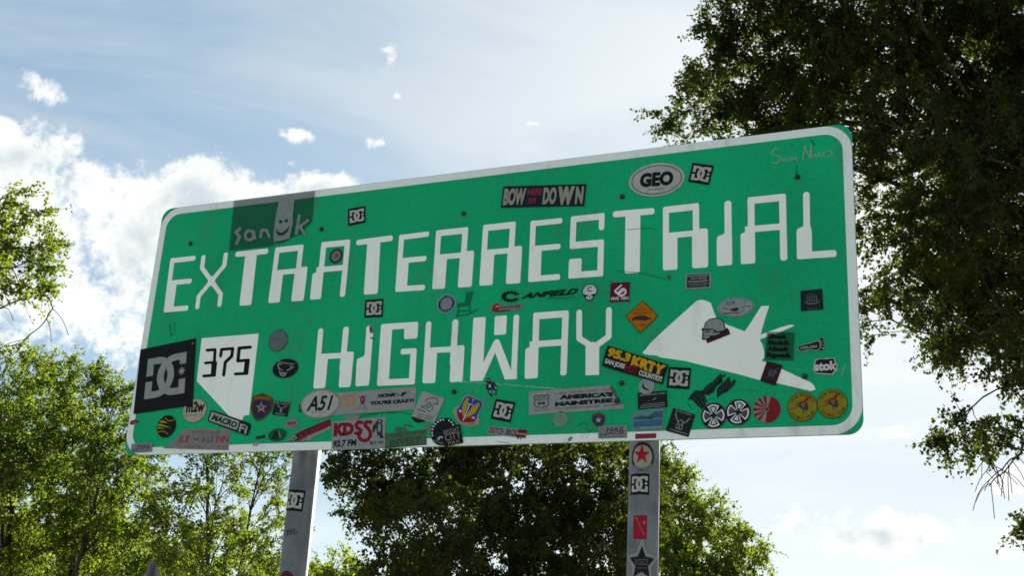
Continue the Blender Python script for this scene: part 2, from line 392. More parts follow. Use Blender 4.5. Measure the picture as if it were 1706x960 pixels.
# legend: glyphs drawn in a unit box, each placed by the corners of that letter on the sign
GLY = {
 'E': lambda f: f.cap([(.09, .95), (.94, .95)], .12, .09) + f.rect(0, 0, .385, .54, .05) + f.rect(0, .45, .17, 1, .05) + f.cap([(.1, .535), (.91, .535)], .12, .09) + f.cap([(.1, .048), (.93, .048)], .12, .092),
 'X': lambda f: f.cap([(.1, .96), (.1, .76), (.9, .24), (.9, .05)], .15, .08) + f.cap([(.9, .96), (.9, .76), (.1, .24), (.1, .05)], .15, .08) + f.poly((.5, .6), (.64, .5), (.5, .4), (.36, .5)),
 'T': lambda f: f.cap([(.06, .95), (.94, .95)], .12, .1) + f.rect(.31, 0, .665, .97, .05),
 'R': lambda f: f.rect(0, 0, .135, 1, .04) + f.rect(0, .895, .81, 1, .05) + f.rect(.67, .45, .81, 1, .04) + f.rect(0, 0, .325, .55, .04) + f.rect(.65, 0, 1, .595, .05) + f.rect(.05, .49, .9, .58, 0),
 'A': lambda f: f.rect(.85, .02, 1, 1, .06) + f.rect(.165, .895, 1, 1, .05) + f.rect(.165, .45, .315, 1, .04) + f.poly((0, 0), (.315, 0), (.315, .54), (.19, .54), (.16, .485), (0, .455), r=.04) + f.rect(.1, .465, .95, .56, 0) + f.cap([(.925, .1), (.925, .045)], .15, .08),
 'S': lambda f: f.rect(0, .9, 1, 1, .04) + f.rect(.84, .73, 1, 1, .06) + f.rect(0, .47, .17, 1, .05) + f.rect(0, .47, 1, .58, .05) + f.rect(.83, 0, 1, .58, .05) + f.rect(0, 0, 1, .1, .04) + f.rect(0, 0, .37, .31, .05),
 'I': lambda f: f.cap([(.76, .945), (.76, .2)], .47, .1) + f.poly((0, 0), (1, 0), (1, .5), (.55, .52), (.47, .485), (0, .45), r=.08),
 'L': lambda f: f.cap([(.26, .955), (.26, .2)], .165, .09) + f.poly((0, 0), (.385, 0), (.385, .4), (.34, .52), (.2, .52), (.16, .48), (0, .45), r=.05) + f.cap([(.1, .052), (.94, .052)], .12, .1),
 'H': lambda f: f.cap([(.068, .95), (.068, .2)], .136, .09) + f.rect(0, 0, .325, .56, .05) + f.rect(.04, .475, .9, .565, 0) + f.cap([(.735, .95), (.735, .3)], .15, .09) + f.rect(.68, 0, 1, .575, .05),
 'G': lambda f: f.rect(0, 0, .31, 1, .05) + f.rect(0, .9, 1, 1, .05) + f.rect(.64, .73, 1, 1, .05) + f.rect(0, 0, 1, .1, .05) + f.rect(.84, 0, 1, .575, .05) + f.cap([(.62, .53), (.93, .53)], .09, .09),
 'W': lambda f: f.rect(0, 0, .27, 1, .03) + f.rect(.47, .7, .73, 1, .03) + f.cap([(.935, .96), (.935, .1)], .12, .075) + f.poly((.14, 0), (.275, 0), (.515, .425), (.75, 0), (1, 0), (1, .12), (.87, .14), (.6, .6), (.57, .63), (.51, .63), (.47, .6), (.27, .28)),
 'Y': lambda f: f.cap([(.085, .96), (.085, .56), (.45, .43)], .16, .09) + f.cap([(.915, .96), (.915, .56), (.55, .43)], .16, .09) + f.poly((.27, 0), (.655, 0), (.655, .44), (.48, .5), (.27, .44)) ,
}
# letter, view, corners TL TR BR BL of its box
LET = [('E', 'c1', (343, 530), (515, 510), (462, 885), (294, 898)), ('X', 'c1', (548, 510), (737, 488), (690, 862), (503, 882)), ('T', 'c1', (783, 487), (1006, 462), (966, 843), (738, 856)),
 ('R', 'c1', (1052, 458), (1290, 430), (1243, 818), (1003, 834)), ('A', 'c1', (1326, 425), (1560, 402), (1523, 793), (1285, 812)), ('T', 'px', (594, 400), (655, 392), (651.5, 488), (586, 493)),
 ('E', 'c3', (265, 575), (470, 548), (440, 950), (238, 962)), ('R', 'c3', (515, 545), (785, 515), (755, 926), (488, 944)), ('R', 'c3', (833, 508), (1107, 478), (1084, 902), (807, 920)),
 ('E', 'c3', (1154, 480), (1370, 457), (1356, 880), (1137, 895)), ('S', 'c3', (1427, 450), (1655, 426), (1645, 855), (1409, 872)), ('T', 'c5', (3, 522), (243, 502), (240, 868), (-4, 882)),
 ('R', 'c5', (290, 497), (545, 468), (548, 842), (290, 860)), ('I', 'c5', (596, 467), (681, 456), (686, 828), (598, 836)), ('A', 'c5', (730, 447), (992, 420), (1001, 805), (735, 825)), ('L', 'c5', (1050, 417), (1278, 392), (1282, 783), (1055, 797)),
 ('H', 'y2', (664, 42), (1045, 18), (985, 632), (612, 648)), ('I', 'c4', (-8, 214), (77, 205), (50, 546), (-26, 552)), ('G', 'c4', (118, 203), (326, 189), (306, 540), (94, 549)), ('H', 'c4', (370, 186), (594, 170), (573, 526), (348, 535)),
 ('W', 'c4', (634, 168), (892, 147), (876, 510), (615, 523)), ('A', 'c4', (930, 142), (1168, 125), (1155, 492), (920, 510)), ('Y', 'c4', (1209, 124), (1409, 108), (1405, 484), (1208, 492))]
for ch, key, *q in LET:
    f = Q(key, *q)
    film('letter', GLY[ch](f), WHITE, label='white letter %s of the sign legend' % ch)

# state outline with route number, aircraft silhouette
f = V_('y1')
shield = film('state_outline', f.poly((698, 143), (1267, 97), (1172, 912), (1135, 915), (1118, 920), (1100, 970), (1085, 1045), (648, 572)), WHITE, label='white state outline carrying the route number')
for shp in ([f.cap([(752, 264), (832, 258)], 30) + f.cap([(832, 258), (824, 386)], 30) + f.cap([(735, 392), (836, 384)], 28) + f.poly((796, 392), (853, 386), (838, 520), (788, 526)) + f.cap([(718, 522), (826, 514)], 30),
             f.cap([(897, 256), (887, 322)], 30) + f.cap([(897, 256), (1008, 247)], 30) + f.cap([(1008, 247), (998, 324), (934, 384), (918, 512)], 32),
             f.cap([(1073, 243), (1184, 233)], 32) + f.cap([(1073, 243), (1060, 372)], 34) + f.cap([(1060, 372), (1165, 362)], 30) + f.poly((1128, 362), (1180, 358), (1163, 508), (1113, 510)) + f.cap([(1034, 502), (1150, 496)], 30)]):
    film('digit', shp, BLACK, 1.2, thick=0, parent=shield)
for o in shield.children: o.location = (0, 0, 0)
j = [view_px('y5', p) for p in ((68, 880), (98, 852), (110, 838), (150, 782), (300, 640), (480, 478), (640, 335), (672, 322), (705, 318), (745, 330), (795, 352), (850, 505))]
j += [view_px('y7', p) for p in ((400, 372), (500, 425), (590, 458), (690, 497), (745, 420), (880, 208), (972, 204), (930, 330), (872, 535), (925, 515), (1090, 455), (1130, 442), (1215, 420), (1262, 430), (1130, 490), (1000, 540), (862, 588), (895, 650), (915, 735), (912, 800), (882, 832), (930, 850))]
j += [view_px('z8', p) for p in ((370, 382), (420, 405), (475, 432), (540, 462), (605, 490), (632, 512), (652, 552), (610, 566), (330, 500), (185, 475), (0, 424))]
j += [view_px('c6', p) for p in ((470, 437), (330, 416), (310, 406), (270, 404), (240, 398))]
film('aircraft_silhouette', [('poly', [uv(*p) for p in j])], WHITE, label='white stealth aircraft silhouette on the green sign')

# ------------------------------------------------------------------ stickers on the sign
G1, G2, G3 = C(128, 136, 140), C(150, 156, 156), C(104, 112, 114)       # whites and greys of the vinyl, with its shade put into the colour
INK, INK2 = C(20, 22, 28), C(40, 46, 52)
MAROON, RED, NAVY, GOLD, ORANGE = C(78, 18, 34), C(130, 30, 42), C(34, 38, 84), C(158, 130, 20), C(170, 118, 24)
PALE = C(172, 184, 190)
def dc(f, x0=.1, y0=.13, x1=.92, y1=.87, star=False):
    """two interlocked letters"""
    g = Fr(lambda x, y: f.m(x0 + (x1-x0) * x, y0 + (y1-y0) * y))
    s = g.ring(.28, .5, .43, .5, .165, -90, 90, 24, .165) + g.rect(0, .835, .32, 1) + g.rect(0, 0, .32, .165) + g.rect(0, .56, .17, 1) + g.rect(0, 0, .17, .42)
    s += g.ring(.72, .5, .44, .5, .175, 90, 270, 24, .165) + g.rect(.68, .835, 1, 1) + g.rect(.68, 0, 1, .165) + g.rect(.84, .72, 1, 1) + g.rect(.84, 0, 1, .36)
    if star:
        s += [g._p([(.9 + (.105 if k % 2 == 0 else .04) * math.cos(R(k * 22.5)), .55 + (.125 if k % 2 == 0 else .045) * math.sin(R(k * 22.5))) for k in range(16)])] + f.ell(.945, .93, .012, .012)
    else: s += g.ell(.9, .53, .075, .085)
    return s
def dc_sticker(label, f, lv=0, star=False, place=face, base=None):
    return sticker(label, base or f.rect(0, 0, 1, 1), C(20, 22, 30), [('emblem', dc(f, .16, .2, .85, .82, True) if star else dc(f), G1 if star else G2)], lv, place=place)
dc_sticker('big black square sticker with grey interlocked letters beside the state outline', Q('y1', (90, 258), (643, 145), (612, 815), (18, 905)), 1, True)
dc_sticker('small black square sticker with interlocked letters beside the smiling film', Q('c1', (1543, 197), (1662, 175), (1662, 288), (1545, 312)))
dc_sticker('small black square sticker with interlocked letters above the letter I', Q('c4', (30, 68), (132, 60), (127, 163), (24, 168)))
dc_sticker('tilted black square sticker with interlocked letters beside the GEO oval', Q('y6', (1500, 50), (1660, 72), (1622, 218), (1464, 193)))
dc_sticker('tilted black square sticker with interlocked letters under the robot figure', Q('z4', (1080, 258), (1325, 302), (1260, 552), (1015, 503)))
dc_sticker('black square sticker with interlocked letters beside the radio station sticker', Q('z6', (785, 80), (1042, 95), (1017, 338), (757, 320)))

# smiling film at the top edge
f = V_('sn')
sticker('dark tinted film with a smiling face in the letter u', f.poly((82, 202), (1162, 66), (1125, 480), (1040, 560), (1010, 640), (900, 672), (830, 700), (790, 735), (700, 770), (612, 772), (606, 800), (15, 868)), film_mat(), [
    ('lettering', f.cap([(165, 575), (110, 620), (160, 680), (120, 770)], 42) + f.ring(290, 662, 72, 80, 36) + f.cap([(345, 610), (362, 700)], 40) + f.cap([(440, 680), (455, 590), (520, 590), (555, 680)], 36)
        + f.cap([(955, 400), (935, 520), (915, 640)], 40) + f.cap([(1070, 462), (950, 555)], 36) + f.cap([(960, 545), (1030, 645)], 38), C(112, 124, 126)),
    ('letter_u', f.poly((688, 196), (892, 172), (868, 400), (872, 500), (850, 570), (828, 705), (620, 752), (608, 660), (640, 420)), C(112, 124, 128)),
    ('smile', f.ell(708, 480, 24) + f.ell(783, 468, 24) + f.poly((645, 570), (662, 600), (690, 622), (725, 622), (765, 600), (800, 565), (822, 525), (818, 570), (795, 620), (745, 660), (700, 672), (668, 660), (648, 620)), C(10, 62, 52))], 1)
# bow down, geo
f = Q('y6', (85, 228), (707, 210), (690, 375), (65, 388))
sticker('long navy sticker reading bow down', f.rect(0, 0, 1, 1), C(26, 28, 44), [
    ('lettering', f.text('BOW', .02, .1, .29, .9, bold=.055) + f.text('DO', .5, .1, .66, .9, bold=.055) + f.text('W', .67, .06, .87, .92, bold=.085) + f.text('N', .885, .1, .975, .9, bold=.055), C(128, 132, 122)),
    ('small_lettering', f.text('HERE', .31, .55, .48, .85, bold=.03) + f.text('ON 98', .33, .15, .42, .45, bold=.03), C(128, 44, 58))])
f = O('y6', 1230, 178, 415, 250, -2)
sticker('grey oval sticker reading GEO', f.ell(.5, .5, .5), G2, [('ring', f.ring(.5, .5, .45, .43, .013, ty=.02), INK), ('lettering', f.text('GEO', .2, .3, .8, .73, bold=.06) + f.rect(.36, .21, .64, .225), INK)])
# small round badge inside the letter A
f = O('c1', 1463, 515, 88, 98)
sticker('small dark round badge inside the letter A', f.ell(.5, .5, .5), C(44, 40, 52), [('seal', f.ell(.5, .5, .36), C(104, 104, 112)), ('emblem', f.cap([(.4, .35), (.55, .62), (.6, .4)], .07), C(58, 56, 66))])
# between the two lines of the legend
f = O('y3', 228, 442, 285, 292)
sticker('round seal with a navy ring below the first line', f.ell(.5, .5, .5), C(130, 140, 150), [('ring', f.ring(.5, .5, .45, .45, .13), NAVY), ('lettering', f.arc_text('BEST SINCE', .5, .5, .385, .075, 90, 13) + f.arc_text('THE EARTH', .5, .5, .385, .075, 270, 13, True), C(112, 120, 142)), ('seal', f.ell(.5, .5, .3), C(110, 122, 128))])
f = V_('y3'); TEAL = C(6, 98, 78)
sticker('faded ghost of a chair sticker scraped off the green', f.poly((540, 262), (660, 238), (600, 440), (520, 440)) + f.poly((405, 430), (600, 425), (600, 470), (400, 490)) + f.cap([(385, 640), (590, 600), (705, 535)], 16) + f.cap([(415, 490), (400, 620)], 18) + f.cap([(590, 470), (600, 590)], 18) + f.cap([(410, 560), (590, 545)], 12), TEAL, name='sticker_residue')
f = V_('y3')
sticker('small sticker with a red helmet and grey stripe', f.poly((925, 555), (935, 470), (975, 430), (1040, 420), (1085, 450), (1095, 470), (1425, 437), (1420, 515), (1330, 540), (990, 582)), C(120, 112, 116), [
    ('helmet', f.poly((945, 550), (960, 480), (1000, 440), (1050, 440), (1070, 480), (1060, 550), (990, 560)), C(120, 42, 20)), ('visor', f.poly((1005, 480), (1055, 470), (1050, 490), (1010, 495)), C(190, 180, 170)),
    ('lettering', f.text('BANSHEE', (1085, 480), (1405, 448), (1400, 505), (1085, 530), bold=.02), C(74, 66, 74)), ('dark_line', f.poly((980, 575), (1000, 555), (1230, 535), (1240, 550)), INK2)])  # dark line along the lower edge of the print
f = V_('y4')
sticker('black gear toothed letter and slanted lettering cut from vinyl', f.ring(212, 235, 96, 58, 40, 22, 338, 40, 26) + [s for k in range(13) for s in f.cap([(212 + 92 * math.cos(R(35 + k*24.2)), 235 + 55 * math.sin(R(35 + k*24.2))), (212 + 108 * math.cos(R(35 + k*24.2)), 235 + 66 * math.sin(R(35 + k*24.2)))], 14)]
    + f.text('ANFIELD', (352, 198), (990, 138), (962, 208), (325, 262), bold=.045, shear=.3), C(14, 22, 22), [], name='decal', base_thick=.2)
sticker('faint small script under the gear lettering', f.cap([(640, 265), (690, 245), (720, 262), (770, 250), (830, 258), (890, 240), (950, 245)], 6), C(10, 92, 66), name='decal')
f = O('y4', 1110, 187, 185, 188)
sticker('round grey skull sticker with a letter C on its brow', f.poly((.5, 1), (.8, .92), (.98, .65), (.95, .4), (.78, .25), (.7, .02), (.5, -.02), (.3, .02), (.22, .25), (.05, .4), (.02, .65), (.2, .92), r=.08), INK, [
    ('skull', f.poly((.5, .96), (.77, .88), (.93, .64), (.9, .43), (.73, .28), (.66, .07), (.5, .03), (.34, .07), (.27, .28), (.1, .43), (.07, .64), (.23, .88), r=.08), PALE),
    ('features', f.ring(.52, .68, .17, .15, .055, 40, 320, 24) + f.poly((.12, .4), (.42, .34), (.4, .25), (.22, .26)) + f.poly((.88, .4), (.58, .34), (.6, .25), (.78, .26)) + f.poly((.5, .3), (.44, .18), (.56, .18)) + f.rect(.36, .08, .4, .14) + f.rect(.48, .06, .52, .13) + f.rect(.6, .08, .64, .14), INK)])
f = Q('y4', (1348, 80), (1570, 68), (1560, 292), (1337, 302))
sticker('dark red square sticker reading FIVE TEN', f.rect(0, 0, 1, 1), C(86, 18, 44), [('emblem', f.cap([(.55, .84), (.25, .58), (.33, .46)], .09) + f.cap([(.72, .62), (.44, .4)], .08) + f.ring(.6, .5, .24, .22, .09, -120, 75, 20) + f.cap([(.48, .33), (.38, .45), (.62, .66)], .08), C(196, 190, 206)),
    ('lettering', f.text('FIVE TEN', .06, .1, .95, .25, bold=.03), C(196, 186, 202))])
f = Q('y5', (528, 42), (800, 28), (798, 195), (522, 212))
sticker('small grey framed black sticker with lines of white text', f.rect(0, 0, 1, 1), C(118, 130, 134), [('print', f.rect(.07, .1, .93, .92), C(22, 26, 36)), ('lettering', f.text("I DON'T PARTICIPATE", .1, .76, .9, .88, bold=.02) + f.text('I JUST MADE', .17, .58, .83, .71, bold=.02, shear=.2) + f.text('MY DUCK PARTY', .12, .41, .9, .54, bold=.02, shear=.2) + f.text('NATIONAL MUSEUM', .1, .28, .9, .35) + f.text('OF THE WORST CASE', .16, .17, .84, .23), C(150, 156, 160))])
f = V_('c6')
sticker('dark square sticker with a pale sailing ship near the right border', f.poly((1105, 50), (1225, 38), (1232, 152), (1107, 162)), C(24, 34, 40), [('emblem', f.cap([(1130, 112), (1150, 122), (1190, 120), (1208, 108)], 5) + [s for k in range(5) for s in f.cap([(1142 + k*13, 60 + 8 * abs(k - 2)), (1143 + k*13, 118)], 2.5)] + f.cap([(1138, 88), (1200, 82)], 2) + f.cap([(1134, 102), (1204, 97)], 2), C(92, 104, 106)), ('lettering', f.text('VALHALLA', (1142, 146), (1196, 141), (1196, 150), (1142, 155)), C(84, 92, 96))])
# orange diamond
f = V_('c6')
sticker('orange diamond warning sticker with a dark crocodile', f.poly((235, 102), (322, 188), (223, 285), (138, 190)), C(60, 40, 10), [('print', f.poly((234, 108), (316, 188), (223, 279), (144, 190)), C(154, 92, 4)),
    ('crocodile', f.poly((172, 208), (186, 196), (215, 186), (250, 188), (284, 206), (262, 210), (248, 216), (215, 212), (192, 210), (180, 218)), C(52, 42, 28)), ('lettering', f.text('DANGER', (200, 150), (262, 147), (262, 157), (200, 160)) + f.text('CROCODILES', (180, 170), (284, 166), (284, 178), (180, 182)) + f.text('NO SWIMMING', (196, 237), (258, 233), (258, 241), (196, 245)), C(92, 58, 8))])
# second line, left
f = O('y2', 262, 168, 190, 215, 12)
sticker('plain grey disc above the panther oval', f.ell(.5, .5, .5), C(58, 70, 76), [('print', f.ell(.5, .5, .46), C(84, 98, 104)), ('scratches', f.cap([(.45, .5), (.5, .62), (.52, .45)], .02) + f.cap([(.3, .4), (.36, .43)], .015) + f.cap([(.5, .4), (.6, .37)], .015), C(52, 62, 70))])
f = O('y2', 335, 445, 255, 190)
gp = V_('y2')
sticker('black oval sticker with a silver panther face', f.ell(.5, .5, .5), C(20, 24, 32), [('panther', gp.cap([(258, 405), (300, 402)], 8) + gp.cap([(262, 408), (272, 455)], 9) + gp.cap([(280, 450), (305, 468)], 7) + gp.cap([(350, 470), (378, 455), (410, 435), (415, 430)], 8) + gp.cap([(278, 475), (290, 515), (325, 522), (345, 490)], 9) + gp.cap([(300, 492), (330, 495)], 12) + gp.cap([(380, 425), (400, 430)], 6), C(142, 150, 152)),
    ('lettering', gp.text('DYNAMIC', (268, 372), (432, 400), (425, 416), (262, 390), bold=.02, shear=.2), C(122, 130, 136))])
# lower left corner
f = O('z1', 922, 330, 298, 292)
sticker('round cream sticker reading m2w', f.ell(.5, .5, .5), C(52, 58, 54), [('print', f.ell(.5, .5, .485), C(150, 152, 138)), ('lettering', f.text('m2w', .14, .42, .9, .88, bold=.05) + f.text('my2wheels.com', .1, .27, .86, .35), C(28, 28, 28))])
f = V_('z1')
sticker('black and yellow striped ball sticker near the lower left corner', O('z1', 575, 525, 230, 272, -8).ell(.5, .5, .5), C(24, 24, 24), [('stripes', f.poly((492, 455), (540, 452), (592, 484), (505, 482)) + f.poly((474, 500), (490, 488), (632, 543), (470, 520)) + f.poly((464, 530), (560, 550), (470, 556)) + f.cap(arc_pts(620, 410, 58, 48, 35, 165, 10), 9) + f.cap(arc_pts(520, 640, 75, 55, 200, 345, 10), 9), C(142, 130, 20))])
sticker('torn grey bumper sticker reading LE ALE INN', f.poly((525, 795), (560, 772), (615, 745), (650, 700), (700, 680), (725, 635), (760, 600), (762, 575), (800, 562), (880, 552), (1040, 556), (1365, 560), (1338, 820), (900, 808)), C(118, 114, 116), [
    ('red_lettering', f.text('ILE', (735, 645), (868, 640), (862, 722), (722, 724), bold=.02, shear=.15) + f.text('INN', (1185, 640), (1338, 642), (1334, 725), (1180, 722), bold=.02) + f.text('(775) 729-2515', (1090, 765), (1325, 770), (1322, 795), (1090, 790)), C(122, 34, 58)),
    ('blue_lettering', f.text("A'LE", (1012, 645), (1165, 642), (1155, 722), (998, 722), bold=.02), C(70, 72, 108)), ('small_print', f.text('EARTHLINGS WELCOME', (885, 575), (1250, 590), (1248, 618), (885, 605)) + f.text('RACHEL, NEVADA', (790, 765), (1060, 765), (1060, 790), (790, 790)) + f.cap([(890, 632), (1080, 622), (1240, 600)], 5), C(90, 86, 104)),
    ('alien_eyes', f.cap([(920, 672), (938, 688)], 14) + f.cap([(955, 688), (968, 672)], 14), C(60, 66, 72))])
def nail(label, f):
    sticker(label, f.rect(0, 0, 1, 1), C(118, 120, 128), [('lettering', f.text('NAIL', .3, .5, .95, .88, bold=.02) + f.text('JACK', .22, .2, .95, .5, bold=.02) + f.cap([(.05, .35), (.12, .26), (.25, .26)], .05, .07), INK2), ('ring', f.ring(.14, .6, .1, .22, .025, ty=.05), C(122, 92, 104)), ('strip', f.rect(.02, .03, .98, .14), C(96, 104, 108))], 1)
nail('grey tool maker sticker on the lower left corner of the border', Q('z1', (148, 740), (405, 730), (398, 835), (140, 855)))
nail('grey tool maker sticker beside the small star badge', Q('z5', (1015, 600), (1370, 585), (1365, 738), (1015, 748)))
sticker('brown scrap of sticker on the left border', f.poly((118, 492), (140, 455), (190, 442), (235, 455), (232, 482), (185, 480), (160, 510)), C(72, 48, 40), [('fleck', f.poly((140, 480), (180, 455), (205, 470), (165, 490)), C(124, 70, 52))])
f = V_('c2')
sticker('slanted black and grey sticker reading MACRO at the tip of the state', f.poly((618, 622), (893, 718), (868, 803), (592, 700), r=22), C(26, 30, 34), [('print', f.poly((624, 636), (812, 702), (795, 762), (604, 695), r=12), C(142, 148, 150)),
    ('lettering', f.text('MACRO', (634, 650), (800, 708), (790, 750), (620, 692), bold=.05, shear=.2), C(26, 30, 34)), ('white_lettering', f.text('Fi', (820, 716), (872, 733), (855, 790), (805, 770), bold=.02), C(150, 158, 160))], 1)
# badge and its neighbours
f = V_('z2')
def star(f, cx, cy, r, r2, n=5, a0=-90): return f._p([(cx + (r if k % 2 == 0 else r2) * math.cos(R(a0 + k * 180 / n)), cy + (r if k % 2 == 0 else r2) * math.sin(R(a0 + k * 180 / n))) for k in range(2 * n)])
sticker('brown shield shaped sheriff badge with a gold star', f.poly((160, 150), (280, 112), (400, 165), (422, 215), (412, 270), (385, 345), (300, 430), (212, 468), (160, 410), (130, 300), r=30), C(78, 56, 28), [
    ('field', f.poly((178, 205), (285, 195), (385, 230), (382, 290), (350, 350), (285, 410), (222, 440), (180, 390), (158, 300), r=30), C(36, 40, 78)), ('star', [star(f, 265, 295, 80, 32)], C(150, 96, 24)), ('seal', f.ell(262, 290, 36), C(118, 124, 132)), ('seal_centre', f.ell(262, 290, 20), C(60, 84, 118)),
    ('lettering', f.text('SHERIFF', (185, 150), (375, 165), (392, 205), (185, 190), bold=.02), C(142, 96, 34))])
f = Q('z2', (435, 208), (622, 235), (585, 405), (395, 380))
sticker('black square sticker with a grey antlered emblem beside the sheriff badge', f.rect(0, 0, 1, 1), C(26, 32, 36), [('emblem', f.cap([(.2, .7), (.35, .6), (.5, .5), (.65, .6), (.82, .72)], .05) + f.cap([(.5, .5), (.52, .28)], .13) + f.cap([(.3, .72), (.38, .6)], .03) + f.cap([(.7, .72), (.63, .6)], .03), C(104, 120, 118)), ('lettering', f.text('BEST HUNT', .06, .8, .95, .95, bold=.02) + f.text('FASHION', .2, .06, .8, .18, bold=.02), C(118, 128, 128))])
f = O('z2', 640, 490, 165, 120, 5)
sticker('small pinkish oval with dark lettering', f.ell(.5, .5, .5), C(124, 112, 116), [('lettering', f.text('ESIA', .2, .38, .85, .68, bold=.03), C(52, 40, 50)), ('red_line', f.cap([(.25, .26), (.75, .22)], .04), C(112, 44, 56))])
f = O('z2', 463, 630, 225, 155, 4)
sticker('dark green oval sticker with a black peak', f.ell(.5, .5, .5), C(18, 76, 54), [('peak', f.poly((.2, .2), (.35, .85), (.5, .8), (.6, .2)), C(22, 34, 32)), ('stripe', f.poly((.5, .85), (.58, .8), (.72, .25), (.62, .25)), C(96, 112, 108))])
f = V_('z2')
sticker('tiny dark strip near the lower border', f.poly((197, 650), (312, 628), (310, 665), (200, 685)), C(24, 44, 40), [('lettering', f.text('CLIMBING', (208, 655), (302, 638), (302, 658), (208, 675)), C(48, 74, 66))])
sticker('torn pinkish scrap on the lower border', f.poly((158, 772), (166, 735), (205, 712), (230, 738), (222, 764), (185, 764)), C(138, 132, 138), name='sticker_scrap')
sticker('slanted red and grey surf shop sticker', f.poly((588, 718), (600, 690), (640, 650), (700, 598), (790, 550), (835, 545), (1120, 420), (1135, 528), (810, 708), (745, 705)), C(112, 112, 118), [
    ('field', f.poly((600, 712), (640, 665), (700, 612), (800, 562), (1112, 432), (1122, 520), (830, 640), (740, 700)), C(56, 34, 44)), ('red_lettering', f.text('STAVES', (718, 618), (1105, 448), (1112, 525), (735, 692), bold=.035, shear=.1), C(120, 28, 40)), ('grey_lettering', f.text('Surfboards', (835, 645), (1125, 510), (1125, 552), (830, 700), bold=.03) + f.cap([(620, 695), (680, 640), (700, 668), (650, 698)], 12), C(142, 146, 152))])
# white oval, bumper sticker, radio station
f = V_('z2')
sticker('small dark scrap peeking out behind the A51 oval', f.poly((728, 255), (760, 250), (770, 345), (728, 348)), C(30, 40, 40), name='sticker_scrap')
f = O('z2', 990, 250, 482, 360, 0)
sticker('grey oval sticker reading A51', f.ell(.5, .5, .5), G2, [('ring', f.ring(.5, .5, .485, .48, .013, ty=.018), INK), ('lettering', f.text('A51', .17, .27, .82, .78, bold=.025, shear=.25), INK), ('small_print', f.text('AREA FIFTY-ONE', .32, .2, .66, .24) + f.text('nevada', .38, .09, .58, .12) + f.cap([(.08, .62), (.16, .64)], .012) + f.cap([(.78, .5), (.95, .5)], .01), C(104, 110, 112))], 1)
f = V_('z3')
sticker('long grey bumper sticker reading HONK IF YOU ARE CRAZY', f.poly((30, 116), (1062, 36), (1045, 316), (30, 388)), C(126, 134, 138), [
    ('orange_lettering', f.text('PSYCHO', (105, 150), (335, 128), (325, 208), (120, 222), bold=.03) + f.text('DONUTS', (132, 238), (328, 218), (322, 292), (132, 302), bold=.03), C(164, 116, 26)), ('donut', f.ell(403, 198, 30, 54), C(112, 36, 32)), ('donut_hole', f.ell(403, 192, 9, 16), C(126, 118, 116)),
    ('limbs', f.cap([(382, 175), (350, 152)], 5) + f.cap([(425, 172), (460, 142)], 5) + f.cap([(392, 245), (355, 278)], 5) + f.cap([(412, 248), (436, 284)], 5), C(44, 40, 42)), ('lettering', f.text('HONK - IF', (590, 128), (948, 100), (938, 148), (582, 176), bold=.065, shear=.25) + f.text("YOU'RE CRAZY!", (490, 218), (1038, 182), (1034, 228), (490, 266), bold=.065), C(22, 24, 30)), ('small_print', f.text('CRAZY GOOD', (322, 302), (470, 294), (470, 310), (322, 318)), C(94, 98, 104))])
sticker('torn grey scrap hanging under the long bumper sticker', f.poly((190, 392), (376, 378), (352, 428), (310, 440), (190, 458)), C(112, 120, 124), [('crack', f.cap([(372, 380), (378, 410), (355, 428)], 7) + f.cap([(330, 378), (340, 384)], 6), C(26, 58, 44))], name='sticker_scrap')
film('scratch', f.cap([(395, 372), (450, 380), (520, 366), (600, 360), (720, 352), (850, 346), (960, 372), (995, 380)], 7) + f.cap([(385, 410), (470, 388), (600, 370)], 6) + f.cap([(640, 352), (760, 362), (830, 346)], 5), C(10, 84, 56), 1.2, thick=0)
sticker('grey radio station sticker reading KDSS 92.7 FM', f.poly((30, 470), (690, 405), (668, 792), (20, 815)), C(124, 132, 138), [
    ('red_lettering', f.text('KD', (50, 488), (300, 474), (295, 632), (42, 652), bold=.085) + f.cap([(398, 480), (350, 470), (320, 510), (345, 550), (385, 570), (370, 612), (320, 610)], 44) + f.cap([(505, 472), (450, 470), (432, 515), (470, 548), (496, 590), (500, 640), (470, 690), (420, 702), (372, 680), (348, 625)], 44), C(112, 20, 38)),
    ('lettering', f.text('92.7 FM', (45, 700), (330, 682), (328, 765), (38, 785), bold=.04, shear=.1) + f.text('ELY, NV', (498, 712), (664, 704), (660, 745), (496, 755), bold=.04), INK),
    ('cowboy', f.poly((570, 470), (590, 440), (640, 440), (652, 470), (635, 480), (650, 520), (645, 600), (655, 650), (665, 670), (615, 672), (602, 620), (585, 660), (580, 600), (570, 540), (545, 600), (520, 590), (530, 520), (560, 490)), INK2), ('cowboy_highlights', f.poly((592, 500), (625, 490), (630, 580), (595, 600)) + f.ell(612, 462, 14), C(118, 126, 132))])
sticker('green stained torn strip with faded capitals', f.poly((680, 612), (1193, 562), (1190, 750), (672, 792)), C(66, 92, 72), [('lettering', f.text('INVEST', (740, 690), (1120, 650), (1115, 735), (740, 765), bold=.02), C(34, 66, 48)), ('stain', f.cap([(690, 640), (800, 625), (950, 612), (1170, 592)], 14) + f.cap([(700, 660), (900, 640)], 8), C(48, 84, 60)), ('edge', f.poly((672, 782), (1190, 742), (1190, 752), (672, 793)), C(28, 40, 30))])
sticker('greenish grey scraps above the torn strip', f.poly((790, 560), (840, 530), (930, 540), (960, 585), (840, 598)) + f.cap([(912, 510), (960, 512), (1020, 532)], 16), C(50, 98, 72), name='sticker_scrap')
sticker('dark round sticker under the tilted grey card', O('z3', 1110, 390, 205, 180).ell(.5, .5, .5), C(34, 26, 32))
